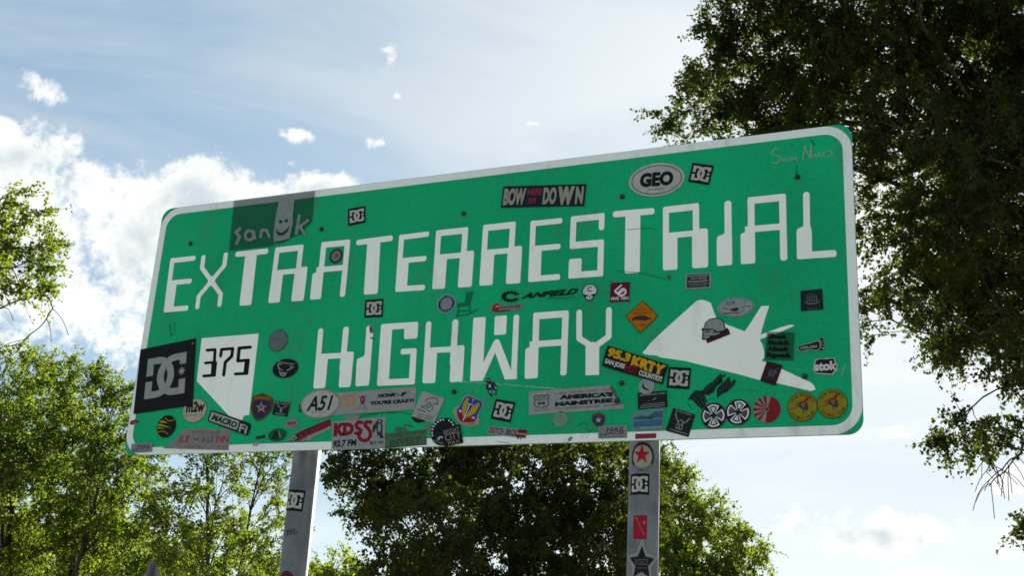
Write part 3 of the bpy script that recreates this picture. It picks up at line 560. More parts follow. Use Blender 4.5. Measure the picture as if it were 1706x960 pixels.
sticker('tilted grey card with a line drawn horse rider', f.poly((1140, 90), (1415, 180), (1285, 487), (1008, 400)), C(134, 142, 146), [
    ('drawing', f.cap([(1170, 215), (1210, 190), (1262, 175), (1300, 185), (1330, 210), (1330, 260), (1300, 240), (1270, 260), (1265, 320), (1230, 345), (1200, 320), (1130, 290)], 8) + f.cap([(1190, 240), (1240, 235), (1250, 280), (1205, 300), (1185, 270), (1225, 262)], 9) + f.cap([(1095, 318), (1180, 350)], 12) + f.cap([(1120, 282), (1190, 270)], 8) + f.cap([(1255, 182), (1265, 165)], 5) + f.cap([(1285, 178), (1296, 160)], 5) + f.cap([(1315, 185), (1328, 172)], 5), C(30, 34, 42)),
    ('lettering', f.text('LIFE IS SHORT', (1095, 362), (1282, 408), (1275, 425), (1088, 378), bold=.02) + f.text('PARTY NAKED', (1075, 392), (1252, 432), (1246, 450), (1068, 410), bold=.02), C(66, 72, 84))], 1)
# bright city, shield, robot
f = V_('z4')
sticker('round black sticker ringed with white dots', O('z4', 440, 665, 322, 342).ell(.5, .5, .5), C(20, 24, 34), [('dots', [s for x, y in ((302, 715), (300, 680), (303, 637), (317, 602), (338, 573), (370, 545), (402, 524), (437, 517), (508, 528), (538, 549), (558, 579)) for s in f.ell(x, y, 11)], C(190, 194, 190)), ('arch', f.poly((362, 770), (370, 735), (405, 720), (442, 728), (440, 745), (400, 745), (385, 770)), C(140, 150, 156)), ('lettering', f.text('PORTLAND', (320, 762), (440, 800), (432, 826), (312, 788)), C(120, 126, 134))], 1)
f = Q('z4', (418, 630), (640, 572), (686, 802), (458, 858))
sticker('black square sticker reading BRIGHT CITY', f.rect(0, 0, 1, 1), C(22, 22, 26), [('lettering', f.text('BRIGHT', .08, .62, .92, .88, bold=.0) + f.text('CITY', .1, .28, .95, .64, bold=.0) + f.text('PAX', .22, .04, .85, .24), C(120, 122, 116))], 2)
f = V_('z4')
sticker('small grey disc beside the dotted round sticker', O('z4', 245, 605, 82, 78).ell(.5, .5, .5), C(100, 104, 100), [('print', O('z4', 245, 605, 50, 30).ell(.5, .5, .5), C(120, 98, 104))])
sticker('blue, red and gold military shield with a scroll', f.poly((690, 232), (740, 208), (915, 285), (928, 345), (880, 420), (865, 500), (885, 505), (865, 575), (780, 602), (680, 592), (640, 565), (600, 520), (555, 420), (560, 385), (605, 352), (640, 340)), C(140, 132, 124), [
    ('blue_field', f.poly((700, 240), (740, 220), (905, 292), (916, 345), (868, 430), (845, 500), (760, 505), (600, 400), (645, 345)), C(36, 62, 134)), ('red_field', f.poly((600, 405), (640, 420), (660, 430), (700, 470), (790, 480), (835, 505), (815, 545), (740, 552), (665, 548), (620, 500)), C(116, 24, 38)),
    ('wings', f.poly((738, 232), (748, 260), (735, 340), (700, 440), (688, 480), (668, 440), (668, 370), (690, 300)) + f.poly((875, 305), (885, 330), (830, 430), (760, 480), (700, 500), (735, 440), (800, 350)), C(158, 132, 22)), ('sword', f.cap([(760, 330), (680, 525)], 11) + f.cap([(738, 318), (802, 338)], 8), C(176, 186, 200)), ('stars', f.ell(805, 272, 9) + f.ell(795, 300, 5) + f.poly((625, 400), (655, 395), (662, 420), (640, 428)) + f.poly((780, 490), (815, 480), (825, 500), (795, 505)), C(176, 184, 196)), ('scroll_lettering', f.text('TACTICAL AIR COMMAND', (655, 572), (820, 560), (820, 578), (655, 590)), C(84, 74, 84))])
sticker('small black and white robot figure', f.ell(990, 38, 30, 34) + f.poly((975, 72), (1035, 50), (1062, 120), (1000, 145), r=8) + f.cap([(972, 88), (968, 120), (990, 150)], 24) + f.cap([(1048, 62), (1080, 100), (1084, 150)], 26) + f.cap([(1010, 135), (1000, 180), (1030, 222)], 28) + f.cap([(1045, 125), (1066, 165), (1080, 200)], 28), C(34, 38, 60), [('highlights', f.poly((990, 88), (1015, 80), (1025, 115), (1000, 122)) + f.cap([(1080, 108), (1084, 140)], 9) + f.cap([(1006, 160), (1010, 185)], 10) + f.cap([(1060, 160), (1072, 182)], 10) + f.ell(984, 34, 8) + f.ell(1000, 30, 6), C(160, 166, 172))])
f = Q('z4', (995, 592), (1478, 642), (1450, 748), (968, 692))
sticker('long grey sticker with dark red lettering end above the border', f.rect(0, 0, 1, 1) + f.rect(.78, -.15, .83, .1) + f.rect(.86, -.18, .9, .1), C(122, 124, 130), [('lettering', f.text('DUTCH BROS', .04, .12, .74, .88, bold=.03), C(58, 54, 62)), ('red_patch', f.rect(.76, .55, .99, .97) + f.rect(.78, -.12, .83, .2) + f.rect(.74, .08, .97, .35), C(96, 20, 40)), ('sparkle', f.cap([(.4, .1), (.44, .95)], .012, .05), C(130, 160, 176))])
# historic route bumper sticker
f = V_('z5')
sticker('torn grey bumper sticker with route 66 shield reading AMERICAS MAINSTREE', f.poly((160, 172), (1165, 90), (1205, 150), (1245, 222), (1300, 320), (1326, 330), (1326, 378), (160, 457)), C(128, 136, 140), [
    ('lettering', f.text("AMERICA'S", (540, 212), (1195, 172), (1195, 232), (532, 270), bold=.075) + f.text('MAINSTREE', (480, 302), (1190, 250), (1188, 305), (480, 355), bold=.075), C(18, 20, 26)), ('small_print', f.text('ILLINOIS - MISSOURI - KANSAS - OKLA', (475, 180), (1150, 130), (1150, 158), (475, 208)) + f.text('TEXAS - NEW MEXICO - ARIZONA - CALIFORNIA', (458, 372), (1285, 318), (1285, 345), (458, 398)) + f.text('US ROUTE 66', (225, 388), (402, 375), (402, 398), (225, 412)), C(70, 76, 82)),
    ('route_shield', f.cap([(222, 240), (250, 215), (285, 228), (320, 212), (350, 225), (385, 205), (408, 232), (395, 270), (405, 320), (385, 352), (320, 368), (250, 355), (222, 325), (235, 280), (222, 240)], 9) + f.cap([(240, 275), (395, 262)], 6) + f.text('66', (275, 292), (362, 284), (358, 330), (268, 338), bold=.03) + f.text('HISTORIC', (252, 240), (375, 228), (375, 248), (252, 262)), C(24, 28, 32)), ('torn_edge_shadow', f.poly((1165, 92), (1215, 160), (1300, 318), (1285, 320), (1200, 200), (1155, 130)), C(74, 76, 80))])  # dark strip paints the shadow along the torn right end
f = O('z5', 545, 512, 175, 190)
sticker('pale round seal under the route shield bumper sticker', f.ell(.5, .5, .5), C(92, 124, 110), [('print', f.ring(.5, .5, .44, .44, .04) + f.ring(.5, .5, .32, .32, .03) + f.cap([(.35, .4), (.45, .62), (.55, .42), (.65, .6)], .03), C(116, 138, 128))])
f = V_('z5')
sticker('small navy shield badge with a pale star', f.poly((932, 455), (1010, 424), (1098, 455), (1098, 530), (1080, 575), (1020, 618), (960, 585), (935, 540), r=20), C(84, 60, 38), [('field', f.poly((945, 480), (1010, 465), (1085, 480), (1082, 545), (1020, 600), (950, 550), r=16), C(36, 42, 78)), ('star', [star(f, 1015, 520, 44, 17)], C(138, 142, 136))])
sticker('curled scrap on the lower border', f.poly((640, 755), (660, 730), (702, 730), (690, 750), (665, 785), (642, 775)), C(104, 110, 112), name='sticker_scrap')
film('scratch', f.cap([(760, 590), (790, 565), (850, 548)], 8) + f.cap([(845, 580), (890, 568)], 7) + f.cap([(860, 615), (880, 640), (885, 665), (930, 645), (965, 630)], 7), C(8, 92, 60), 1.2, thick=0)
# radio station at the nose of the aircraft and its neighbours
f = Q('c6', (42, 352), (378, 460), (345, 567), (10, 465))
sticker('slanted black radio sticker with yellow 95.3 KRTY', f.rect(0, 0, 1, 1), C(22, 24, 26), [('yellow_lettering', f.text('95.3', .04, .5, .41, .95, bold=.06, shear=.15) + f.text('KRTY', .44, .4, .98, .93, bold=.075), C(176, 138, 18)), ('white_lettering', f.text('SAN JOSE', .03, .1, .36, .4, bold=.05) + f.text('COUNTRY!', .6, .08, .97, .36, bold=.05), C(164, 172, 172)), ('red_lettering', f.text('HOT', .37, .05, .58, .5, bold=.04), C(104, 22, 32))], 2)
f = V_('z6')
sticker('pale disc with a black bird below the slanted radio sticker', O('z6', 530, 305, 182, 182).ell(.5, .5, .5), C(122, 136, 142), [('bird', f.poly((500, 235), (495, 280), (508, 310), (545, 335), (575, 360), (540, 350), (505, 340), (480, 320), (488, 270)), C(26, 32, 44))], 1)
f = Q('z6', (428, 380), (765, 350), (770, 540), (432, 570))
sticker('black card sticker with rows of fine white text', f.rect(0, 0, 1, 1), C(24, 30, 32), [('lettering', f.text('ANOTHER DAY OPEN', .06, .8, .95, .9, bold=.02) + f.rect(.14, .27, .9, .29) + f.rect(.06, .17, .93, .195) + f.rect(.06, .07, .9, .095) + f.cap([(.52, .5), (.62, .6)], .025, .05) + f.cap([(.34, .48), (.4, .47)], .015), C(130, 142, 142))])
f = Q('z6', (360, 605), (740, 545), (715, 810), (365, 820))
sticker('faded blue torn picture sticker', f.rect(0, 0, 1, 1), C(84, 122, 128), [('sky_band', f.poly((.04, .7), (.3, .78), (.5, .7), (.7, .88), (.96, .84), (.96, .55), (.6, .62), (.3, .58), (.04, .62)), C(48, 84, 100)), ('sea', f.poly((.06, .52), (.4, .5), (.96, .52), (.95, .22), (.06, .22)), C(52, 90, 122)), ('dark_shape', f.poly((.15, .68), (.5, .64), (.62, .72), (.6, .62), (.75, .6), (.6, .55), (.3, .6)), C(34, 58, 74)), ('lettering', f.rect(.25, .14, .93, .17), C(128, 152, 156))])
f = Q('z6', (835, 550), (1088, 628), (1010, 885), (748, 812))
sticker('tilted black square sticker with a horned figure', f.rect(0, 0, 1, 1), C(28, 34, 36), [('figure', f.cap([(.18, .82), (.28, .62), (.38, .52)], .045) + f.cap([(.82, .78), (.72, .6), (.6, .5)], .045) + f.ring(.5, .5, .12, .12, .04) + f.cap([(.38, .42), (.38, .22), (.62, .22), (.62, .42)], .035) + f.ell(.5, .3, .04), C(116, 126, 128)), ('lettering', f.text('Justrelax', .14, .88, .86, .97, bold=.02) + f.text('growmachal', .12, .05, .9, .16, bold=.02), C(116, 124, 126))])
f = V_('z6')
sticker('dark red strip on the lower border above the post', f.poly((402, 848), (642, 840), (640, 895), (402, 905)), C(112, 38, 52), [('print', f.cap([(420, 880), (620, 868)], 4) + f.cap([(430, 864), (600, 858)], 3), C(134, 56, 70))])
f = V_('z7')
sticker('black ragged claw mark decal with stencilled lettering', f.poly((110, 498), (150, 440), (215, 372), (275, 385), (300, 375), (345, 320), (430, 262), (520, 165), (545, 200), (580, 168), (585, 190), (540, 225), (548, 275), (470, 325), (440, 395), (375, 435), (320, 425), (345, 490), (362, 532), (330, 515), (338, 560), (290, 608), (235, 560), (170, 490), (130, 490)), C(18, 34, 36), [
    ('claws', f.cap([(175, 440), (230, 500), (280, 590)], 9) + f.cap([(215, 410), (265, 465), (310, 545)], 9) + f.cap([(250, 400), (300, 450), (340, 520)], 7), C(44, 68, 66)), ('lettering', [s for k in range(6) for s in f.ring(330 + k*36, 375 - k*33, 18, 22, 7, 0, 300, 12)], C(56, 78, 76))], name='decal')
sticker('black ragged block of slanted letters beside the claw mark', f.poly((475, 470), (480, 350), (560, 280), (625, 205), (642, 240), (635, 290), (692, 240), (712, 262), (680, 320), (605, 390), (530, 425)), C(18, 34, 36), [('lettering', f.cap([(510, 420), (520, 345)], 12) + f.cap([(548, 395), (560, 310)], 12) + f.cap([(588, 350), (605, 265)], 12) + f.cap([(620, 350), (680, 280)], 8), C(40, 62, 64))], name='decal')
film('scratch', f.cap([(120, 540), (160, 590), (150, 570)], 8) + f.cap([(360, 490), (450, 480)], 4) + f.cap([(640, 378), (800, 372), (980, 385)], 3), C(6, 84, 58), 1.2, thick=0)
def cross(label, f, lv):
    arm = lambda a: [f._p([(.5 + r * math.cos(R(a + d)), .5 + r * math.sin(R(a + d))) for r, d in ((.09, -40), (.42, -34), (.43, -17), (.435, 0), (.43, 17), (.42, 34), (.09, 40))])]
    arm2 = lambda a: [f._p([(.5 + r * math.cos(R(a + d)), .5 + r * math.sin(R(a + d))) for r, d in ((.1, -22), (.37, -27), (.385, 0), (.37, 27), (.1, 22))])]
    sticker(label, f.ell(.5, .5, .5), C(58, 20, 36), [('disc', f.ell(.5, .5, .43), C(24, 22, 34)), ('cross', sum([arm(a) for a in (0, 90, 180, 270)], []), C(196, 204, 210)), ('cross_inlay', sum([arm2(a) for a in (0, 90, 180, 270)], []) + f.ell(.5, .5, .1), C(28, 30, 40)),
        ('side_hatching', [s for k in range(4) for a in (0, 180) for s in f.cap(arc_pts(.5, .5, .17 + .055*k, .17 + .055*k, a - 19, a + 19, 6), .018)], C(104, 116, 122)), ('tip_inlay', [s for a in (90, 270) for s in f.poly(*[(.5 + r * math.cos(R(a + d)), .5 + r * math.sin(R(a + d))) for r, d in ((.14, -10), (.34, -17), (.34, 17), (.14, 10))])], C(160, 184, 200))], lv)
cross('round maroon sticker with a white iron cross beside the claw mark', O('z7', 437, 690, 308, 322, 2), 1)
cross('round maroon sticker with a rotated white iron cross beside the rising sun disc', O('z7', 737, 645, 312, 322, -14), 0)
f = O('z7', 1090, 610, 340, 335, 0)
sticker('round red and grey rising sun sticker', f.ell(.5, .5, .5), C(118, 116, 116), [('red_half', f._p([(.5, .48)] + arc_pts(.5, .5, .498, .498, -97, 71, 20)) and [f._p([(.52, .5)] + arc_pts(.5, .5, .498, .498, -97, 71, 20))], C(110, 28, 36)),
    ('rays', [f._p([(.5, .5)] + arc_pts(.5, .5, .498, .498, a, a + 13, 4)) for a in (92, 118, 144, 172, 200, 226)], C(116, 26, 36)), ('hub', f.ell(.5, .5, .085), C(118, 112, 112)), ('hub_centre', f.ell(.5, .5, .06), C(112, 26, 36))])
def bandit(label, f, lv):
    sticker(label, f.ell(.5, .5, .5), C(40, 40, 20), [('print', f.ell(.5, .5, .48), C(120, 112, 32)), ('lettering', f.arc_text('TEAM BANDITO', .5, .5, .4, .085, 90, 11.5) + f.arc_text('RACING TEAM', .5, .5, .4, .085, 270, 11.5, True), C(52, 48, 22)),
        ('figure', f.poly((.36, .55), (.45, .62), (.6, .66), (.68, .6), (.7, .42), (.6, .3), (.52, .3), (.5, .42), (.42, .46)) + f.cap([(.08, .42), (.42, .5)], .018) + f.cap([(.28, .62), (.4, .58)], .025) + f.cap([(.28, .54), (.4, .54)], .025), C(58, 54, 44)), ('cap', f.poly((.34, .62), (.42, .68), (.55, .7), (.66, .82), (.72, .78), (.7, .7), (.6, .62), (.45, .6)), C(122, 36, 30)), ('snout', f.ell(.58, .34, .04), C(110, 100, 84)), ('check', f.ell(.5, .57, .03) + f.ell(.58, .58, .03) + f.ell(.54, .5, .025), C(122, 120, 108))], lv)
bandit('round mustard racing team sticker beside the rising sun disc', O('z8', 540, 698, 252, 247, 0), 0)
bandit('round mustard racing team sticker in the lower right corner', O('z8', 792, 673, 258, 252, 4), 1)
# on the aircraft
f = O('y7', 588, 223, 418, 222, -1)
g = V_('y7')
sticker('grey oval sticker with two small helicopters', f.ell(.5, .5, .5), C(124, 136, 142), [('ring', f.ring(.5, .5, .475, .46, .009, ty=.018), C(76, 84, 96)), ('lettering', g.text('ATR', (480, 162), (590, 150), (584, 186), (470, 198), bold=.02), C(40, 52, 118)), ('helicopters', g.cap([(440, 230), (480, 240), (500, 245)], 8) + g.cap([(455, 295), (540, 290), (630, 285)], 9) + g.cap([(630, 285), (680, 262)], 4) + g.poly((520, 245), (570, 232), (620, 225), (622, 255), (590, 270), (540, 268)) + g.cap([(655, 230), (690, 212), (760, 208)], 8) + g.cap([(640, 168), (680, 165)], 3) + g.cap([(690, 190), (705, 165)], 4) + g.cap([(740, 275), (765, 250)], 4), C(36, 38, 50)), ('red_mark', g.cap([(525, 245), (555, 268)], 7) + g.cap([(545, 240), (575, 262)], 6), C(120, 36, 60))])
f = V_('y7')
sticker('skull in a steel helmet sticker with a maroon collar on the aircraft', f.poly((196, 470), (222, 455), (240, 395), (290, 356), (375, 340), (435, 362), (462, 405), (468, 455), (495, 462), (512, 482), (527, 530), (265, 635), (252, 598), (203, 594), (208, 500)), C(22, 22, 32), [
    ('collar', f.poly((262, 600), (420, 530), (504, 486), (519, 526), (270, 624)), C(62, 24, 36)), ('helmet', f.poly((212, 470), (232, 455), (250, 398), (298, 366), (375, 352), (428, 372), (450, 410), (456, 462), (480, 470), (440, 488), (385, 500), (345, 475), (280, 466)), C(120, 132, 136)),
    ('face', f.poly((220, 490), (250, 485), (330, 482), (350, 510), (420, 515), (360, 545), (300, 545), (280, 575), (250, 586), (215, 582), (222, 540)), C(116, 126, 130)), ('features', f.poly((238, 498), (300, 490), (295, 505), (245, 512)) + f.cap([(225, 545), (285, 548)], 4) + f.cap([(320, 510), (345, 520)], 7) + f.cap([(250, 400), (270, 440)], 3) + f.cap([(400, 400), (425, 430)], 3) + f.cap([(315, 380), (325, 430)], 2.5), C(34, 36, 44))])
f = Q('z8', (240, 68), (475, 70), (467, 312), (222, 305))
sticker('dark see-through film with four lines of names by the aircraft tail', f.rect(0, 0, 1, 1), film_mat(), [('lettering', f.text('She&', .06, .76, .74, .93, bold=.05) + f.text('Stok&', .06, .54, .85, .71, bold=.05) + f.text('Alke&', .06, .32, .82, .49, bold=.05) + f.text('Rgue&', .06, .06, .92, .27, bold=.05), C(3, 12, 12))])
f = Q('z8', (243, 315), (375, 350), (313, 523), (185, 480))
sticker('dark maroon square sticker with a blue splash on the aircraft wing', f.rect(0, 0, 1, 1), C(40, 26, 32), [('field', f.poly((.06, .1), (.5, .2), (.94, .1), (.94, .4), (.06, .35)), C(58, 26, 34)), ('splash', f.poly((.3, .5), (.4, .72), (.55, .62), (.72, .78), (.78, .6), (.86, .62), (.72, .45), (.68, .3), (.52, .4), (.4, .3)), C(58, 76, 88)), ('eye', f.ell(.56, .52, .07), C(24, 40, 62)), ('fleck', f.ell(.82, .8, .03), C(110, 104, 104))], 1)
f = V_('z8')
sole = f.poly((505, 205), (512, 188), (540, 182), (600, 170), (660, 148), (682, 150), (688, 180), (680, 215), (650, 220), (590, 212), (550, 226), (520, 228), r=12)
toes = [s for x, y, a, b in ((702, 131, 17, 11), (709, 152, 13, 8), (711, 172, 13, 8), (706, 193, 14, 9), (698, 217, 16, 10)) for s in f.ell(x, y, a, b)]
big = f.poly((498, 206), (506, 182), (540, 175), (600, 162), (655, 141), (676, 138), (684, 120), (715, 115), (726, 132), (724, 160), (724, 195), (716, 228), (695, 234), (680, 224), (650, 228), (592, 220), (552, 234), (515, 236), r=12)
sticker('black footprint sticker reading ON-ON', big, C(112, 136, 128), [('sole', sole, C(26, 34, 38)), ('toe', toes, C(26, 34, 38)), ('lettering', f.text('ON-ON', (524, 194), (662, 178), (660, 202), (524, 216), bold=.03), C(142, 150, 152))])
sticker('black and white gothic lettering sticker near the right border', f.poly((635, 345), (650, 300), (680, 290), (720, 298), (735, 288), (770, 290), (812, 284), (816, 315), (832, 345), (838, 392), (815, 408), (800, 428), (735, 428), (690, 422), (650, 422), (632, 390)), C(158, 162, 168), [
    ('backing', f.poly((645, 348), (658, 308), (690, 298), (735, 300), (805, 292), (808, 318), (824, 350), (828, 385), (802, 402), (790, 420), (690, 414), (652, 412), (640, 388)), C(36, 24, 32)), ('lettering', f.text('stok', (640, 322), (832, 310), (834, 388), (640, 402), bold=.05), C(178, 182, 188))])
film('scratch', f.cap([(905, 338), (885, 380), (872, 430)], 6) + f.cap([(895, 370), (880, 395)], 5), C(130, 160, 146), 1.2, thick=0)
# handwriting and scratches
f = V_('y8')
film('handwriting', f.cap([(245, 250), (195, 240), (150, 265), (140, 310), (185, 335), (250, 355), (262, 400), (225, 450), (170, 455), (140, 430)], 11) + f.cap([(285, 375), (305, 425), (325, 385), (350, 425), (370, 375)], 9) + f.cap([(398, 372), (402, 420)], 9) + f.cap([(428, 420), (432, 365), (462, 405), (490, 360), (508, 415)], 9)
     + f.cap([(590, 405), (620, 200), (690, 375), (712, 190), (716, 380)], 11) + f.cap([(735, 370), (765, 310), (795, 365)], 8) + f.cap([(745, 350), (785, 345)], 7) + f.cap([(810, 300), (815, 365)], 8) + f.cap([(850, 295), (818, 330), (855, 360)], 8) + f.cap([(915, 288), (880, 292), (882, 358), (915, 352)], 8) + f.cap([(882, 325), (908, 322)], 7) + f.cap([(955, 270), (1000, 275), (1015, 310), (990, 350), (945, 352)], 9), C(140, 156, 150), 1.2, 'grey scrawled handwriting reading Swim Naked', thick=0)
f = V_('px')
rng = random.Random(5)
film('scratch', [s for k in range(44) for s in f.cap([(762 + k * 5.45, 636 + 18.5 * (k / 44) ** 1.15 + rng.uniform(-1, 1)), (765.5 + k * 5.45, 636.6 + 18.5 * (k / 44) ** 1.15 + rng.uniform(-1, 1))], rng.uniform(.7, 1.9))], C(140, 176, 158), 1.2, 'thin pale dashed scratch trailing right from the letter W', thick=0)
film('scratch', f.cap([(1030, 452), (1062, 454), (1088, 460), (1110, 465)], .8) + f.cap([(1044, 383), (1082, 380), (1095, 383)], .7) + f.cap([(1326, 292), (1327, 275)], .8) + f.cap([(283, 540), (285, 560), (290, 556)], .9) + f.cap([(292, 538), (291, 552)], .8) + f.cap([(1351, 233), (1357, 241)], 1.5) + f.cap([(1319, 241), (1321, 242)], 1.5) + f.cap([(828, 736), (848, 739)], .7), C(8, 80, 54), 1.3, thick=0)
film('scrap', f.poly((1110, 461), (1116, 457), (1119, 465), (1114, 467)), C(70, 86, 80), 1.3, thick=0)
f = V_('c4')
sticker('torn scrap of paper on the top of the letter I', f.poly((52, 212), (72, 205), (80, 225), (72, 255), (56, 252)), C(112, 116, 116), [('smudge', f.poly((56, 225), (66, 220), (68, 245), (58, 250)) + f.cap([(62, 280), (76, 284)], 7), C(40, 48, 46))], name='sticker_scrap')

# bolts that hold the panel
def build_bolts():
    n = 12; verts = []; faces = []
    prof = [(.0078, 0), (.0078, .003), (.0066, .0042), (.0066, .007), (.0045, .0092)]
    for r, h in prof:
        for i in range(n):
            a = 2 * math.pi * i / n; verts.append((r * math.cos(a), -h, r * math.sin(a)))
    for k in range(len(prof) - 1):
        for i in range(n): faces.append((k*n + i, k*n + (i+1) % n, (k+1)*n + (i+1) % n, (k+1)*n + i))
    faces.append(tuple((len(prof)-1)*n + i for i in range(n)))
    me = None
    m = flat_mat('dark_bolt', (.02, .021, .022), .35, .3, 120, .5, .4)
    for px, py in ((318, 406), (536, 382), (773, 356), (1037, 328), (1329, 295), (757, 653.5), (1036, 639), (1341, 627.5), (1028, 669)):
        u, v = uv(px, py)
        if me is None:
            o = mesh_obj('bolt', verts, faces, m, SIGN); me = o.data
        else: o = link(bpy.data.objects.new('bolt', me), SIGN)
        o.location = np.array(face(u, v, .0022 if py == 669 else .0002)) - S0
build_bolts()

# posts behind the panel
PR = .0445
def post_axis(pxl, pxr, py):
    """x of a post from its two edges, with the post standing behind the wind beams"""
    y = .0035 + .032 + PR + .002
    d = ray((pxl + pxr) / 2, py); t = (y - CP[1]) / d[1]; return CP[0] + d[0] * t, y
POSTS = [post_axis(486.5, 531, 780), post_axis(1049.5, 1099, 742)]
def post_mat():
    """dull galvanised pipe: spangle, long dark run-off stains, pale chalky patches"""
    m, nt, b = principled('weathered_galvanised_pipe'); L = nt.links.new
    tc = nt.nodes.new('ShaderNodeTexCoord')
    def nz(scale, sc, det=6, ro=.6):
        mp = nt.nodes.new('ShaderNodeMapping'); L(tc.outputs['Object'], mp.inputs[0]); mp.inputs['Scale'].default_value = sc
        n = nt.nodes.new('ShaderNodeTexNoise'); L(mp.outputs[0], n.inputs['Vector']); n.inputs['Scale'].default_value = scale; n.inputs['Detail'].default_value = det; n.inputs['Roughness'].default_value = ro; return n.outputs[0]
    def mr(v, lo, hi, o=1.0):
        n = nt.nodes.new('ShaderNodeMapRange'); L(v, n.inputs[0]); n.inputs[1].default_value = lo; n.inputs[2].default_value = hi; n.inputs[4].default_value = o; return n.outputs[0]
    def mx(f, a, c):
        n = nt.nodes.new('ShaderNodeMix'); n.data_type = 'RGBA'; L(f, n.inputs[0])
        for i, v in ((6, a), (7, c)):
            if hasattr(v, 'node'): L(v, n.inputs[i])
            else: n.inputs[i].default_value = (*v, 1)
        return n.outputs[2]
    c = mx(mr(nz(9, (1, 1, 1)), .35, .68), (.10, .113, .122), (.185, .20, .212))
    c = mx(mr(nz(5, (6, 6, .55), 8, .66), .50, .74, .85), c, (.035, .037, .04))
    c = mx(mr(nz(22, (1, 1, .6)), .60, .74, .5), c, (.30, .31, .31))
    L(c, b.inputs['Base Color']); b.inputs['Roughness'].default_value = .58; b.inputs['Specular IOR Level'].default_value = .15; b.inputs['Metallic'].default_value = .35
    bp = nt.nodes.new('ShaderNodeBump'); bp.inputs['Strength'].default_value = .15; bp.inputs['Distance'].default_value = .004; L(nz(60, (1, 1, 1)), bp.inputs['Height']); L(bp.outputs[0], b.inputs['Normal'])
    return m
galv = post_mat()
def tube(name, p0, p1, r, n, mat, parent, smooth=True, cap=True):
    p0, p1 = np.array(p0, float), np.array(p1, float); d = p1 - p0; d /= np.linalg.norm(d)
    a = np.cross(d, (0, 1, 0) if abs(d[1]) < .9 else (1, 0, 0)); a /= np.linalg.norm(a); b = np.cross(d, a)
    verts = []
    for p in (p0, p1): verts += [p + r * (math.cos(2*math.pi*i/n) * a + math.sin(2*math.pi*i/n) * b) for i in range(n)]
    faces = [(i, (i+1) % n, n + (i+1) % n, n + i) for i in range(n)]
    if cap: faces += [tuple(range(n-1, -1, -1)), tuple(range(n, 2*n))]
    o = mesh_obj(name, verts, faces, mat, parent)
    for p in o.data.polygons[:n]: p.use_smooth = smooth
    return o
for x, y in POSTS:
    tube('post', np.array((x, y, -.3)) - S0, np.array((x, y, ZB + H - .06)) - S0, PR, 32, galv, SIGN)
for v in (.2, .7):
    z = ZB + v; y0, y1 = .0036, .0355
    vv = [(x, y, zz) for x in (.12, W - .12) for y in (y0, y1) for zz in (z - .03, z + .03)]
    mesh_obj('wind_beam', [np.array(p) - S0 for p in vv], [(0, 1, 3, 2), (4, 6, 7, 5), (0, 4, 5, 1), (2, 3, 7, 6), (0, 2, 6, 4), (1, 5, 7, 3)], flat_mat('aluminium', (.45, .46, .47)), SIGN)
# stickers wrapped round the posts: local metres (s along the girth, z up)
def on_post(i, px, py):
    x, y = POSTS[i]; d = ray(px, py)
    a = d[0]**2 + d[1]**2; ox, oy = CP[0] - x, CP[1] - y; b = 2 * (ox*d[0] + oy*d[1]); c = ox*ox + oy*oy - PR**2
    t = (-b - math.sqrt(max(0, b*b - 4*a*c))) / (2*a); p = CP + d * t
    th0 = math.atan2(p[0] - x, -(p[1] - y)); z0 = p[2]
    return lambda s, z, h: (x + (PR + h) * math.sin(th0 + s / PR), y - (PR + h) * math.cos(th0 + s / PR), z0 + z)
def split_wide(base, step=.006):
    return base
def post_sticker(label, i, px, py, w, h, base, mat, layers, lv=0, ang=0):
    place = on_post(i, px, py); a = R(ang); ca, sa = math.cos(a), math.sin(a)
    f = Fr(lambda x, y: ((x-.5)*w*ca - (y-.5)*h*sa, (x-.5)*w*sa + (y-.5)*h*ca))
    def strips(shapes):
        V, F = fill(shapes); bm = bmesh.new()
        vs = [bm.verts.new((p[0], p[1], 0)) for p in V]
        for q in F:
            try: bm.faces.new([vs[k] for k in q])
            except ValueError: pass
        lo = min(p[0] for p in V); hi = max(p[0] for p in V); x = lo + .005
        while x < hi - .001:
            bmesh.ops.bisect_plane(bm, geom=bm.verts[:] + bm.edges[:] + bm.faces[:], plane_co=(x, 0, 0), plane_no=(1, 0, 0)); x += .005
        bm.verts.index_update()
        r = ('tri', [(v.co.x, v.co.y) for v in bm.verts], [tuple(v.index for v in q.verts) for q in bm.faces]); bm.free(); return [r]
    return sticker(label, strips(base(f)), mat, [(nm, strips(s(f)), m) for nm, s, m in layers], lv - 1.1, place=place)
full = lambda f: f.rect(0, 0, 1, 1)
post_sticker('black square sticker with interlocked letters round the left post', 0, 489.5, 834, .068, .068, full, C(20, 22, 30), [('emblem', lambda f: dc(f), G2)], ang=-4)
post_sticker('dark marker scrawl on the left post', 0, 485, 888, .045, .03, lambda f: f.cap([(0, .3), (.1, .8), (.18, .35), (.3, .85), (.36, .4), (.5, .9), (.52, .4), (.7, .95), (.72, .5), (1, .6)], .05, .07) + f.cap([(.02, .1), (.3, .3), (.9, .35)], .04, .06), C(40, 46, 52), [])
post_sticker('faded grey patch on the left post', 0, 479, 945, .04, .045, full, C(98, 106, 112), [])
post_sticker('round sticker with black and red rings, lowest on the left post', 0, 476, 966, .05, .05, lambda f: f.ell(.5, .5, .5), C(26, 24, 30), [('rings', lambda f: f.ring(.5, .5, .42, .42, .06) + f.ring(.5, .5, .26, .26, .06), C(118, 44, 50))], 1)
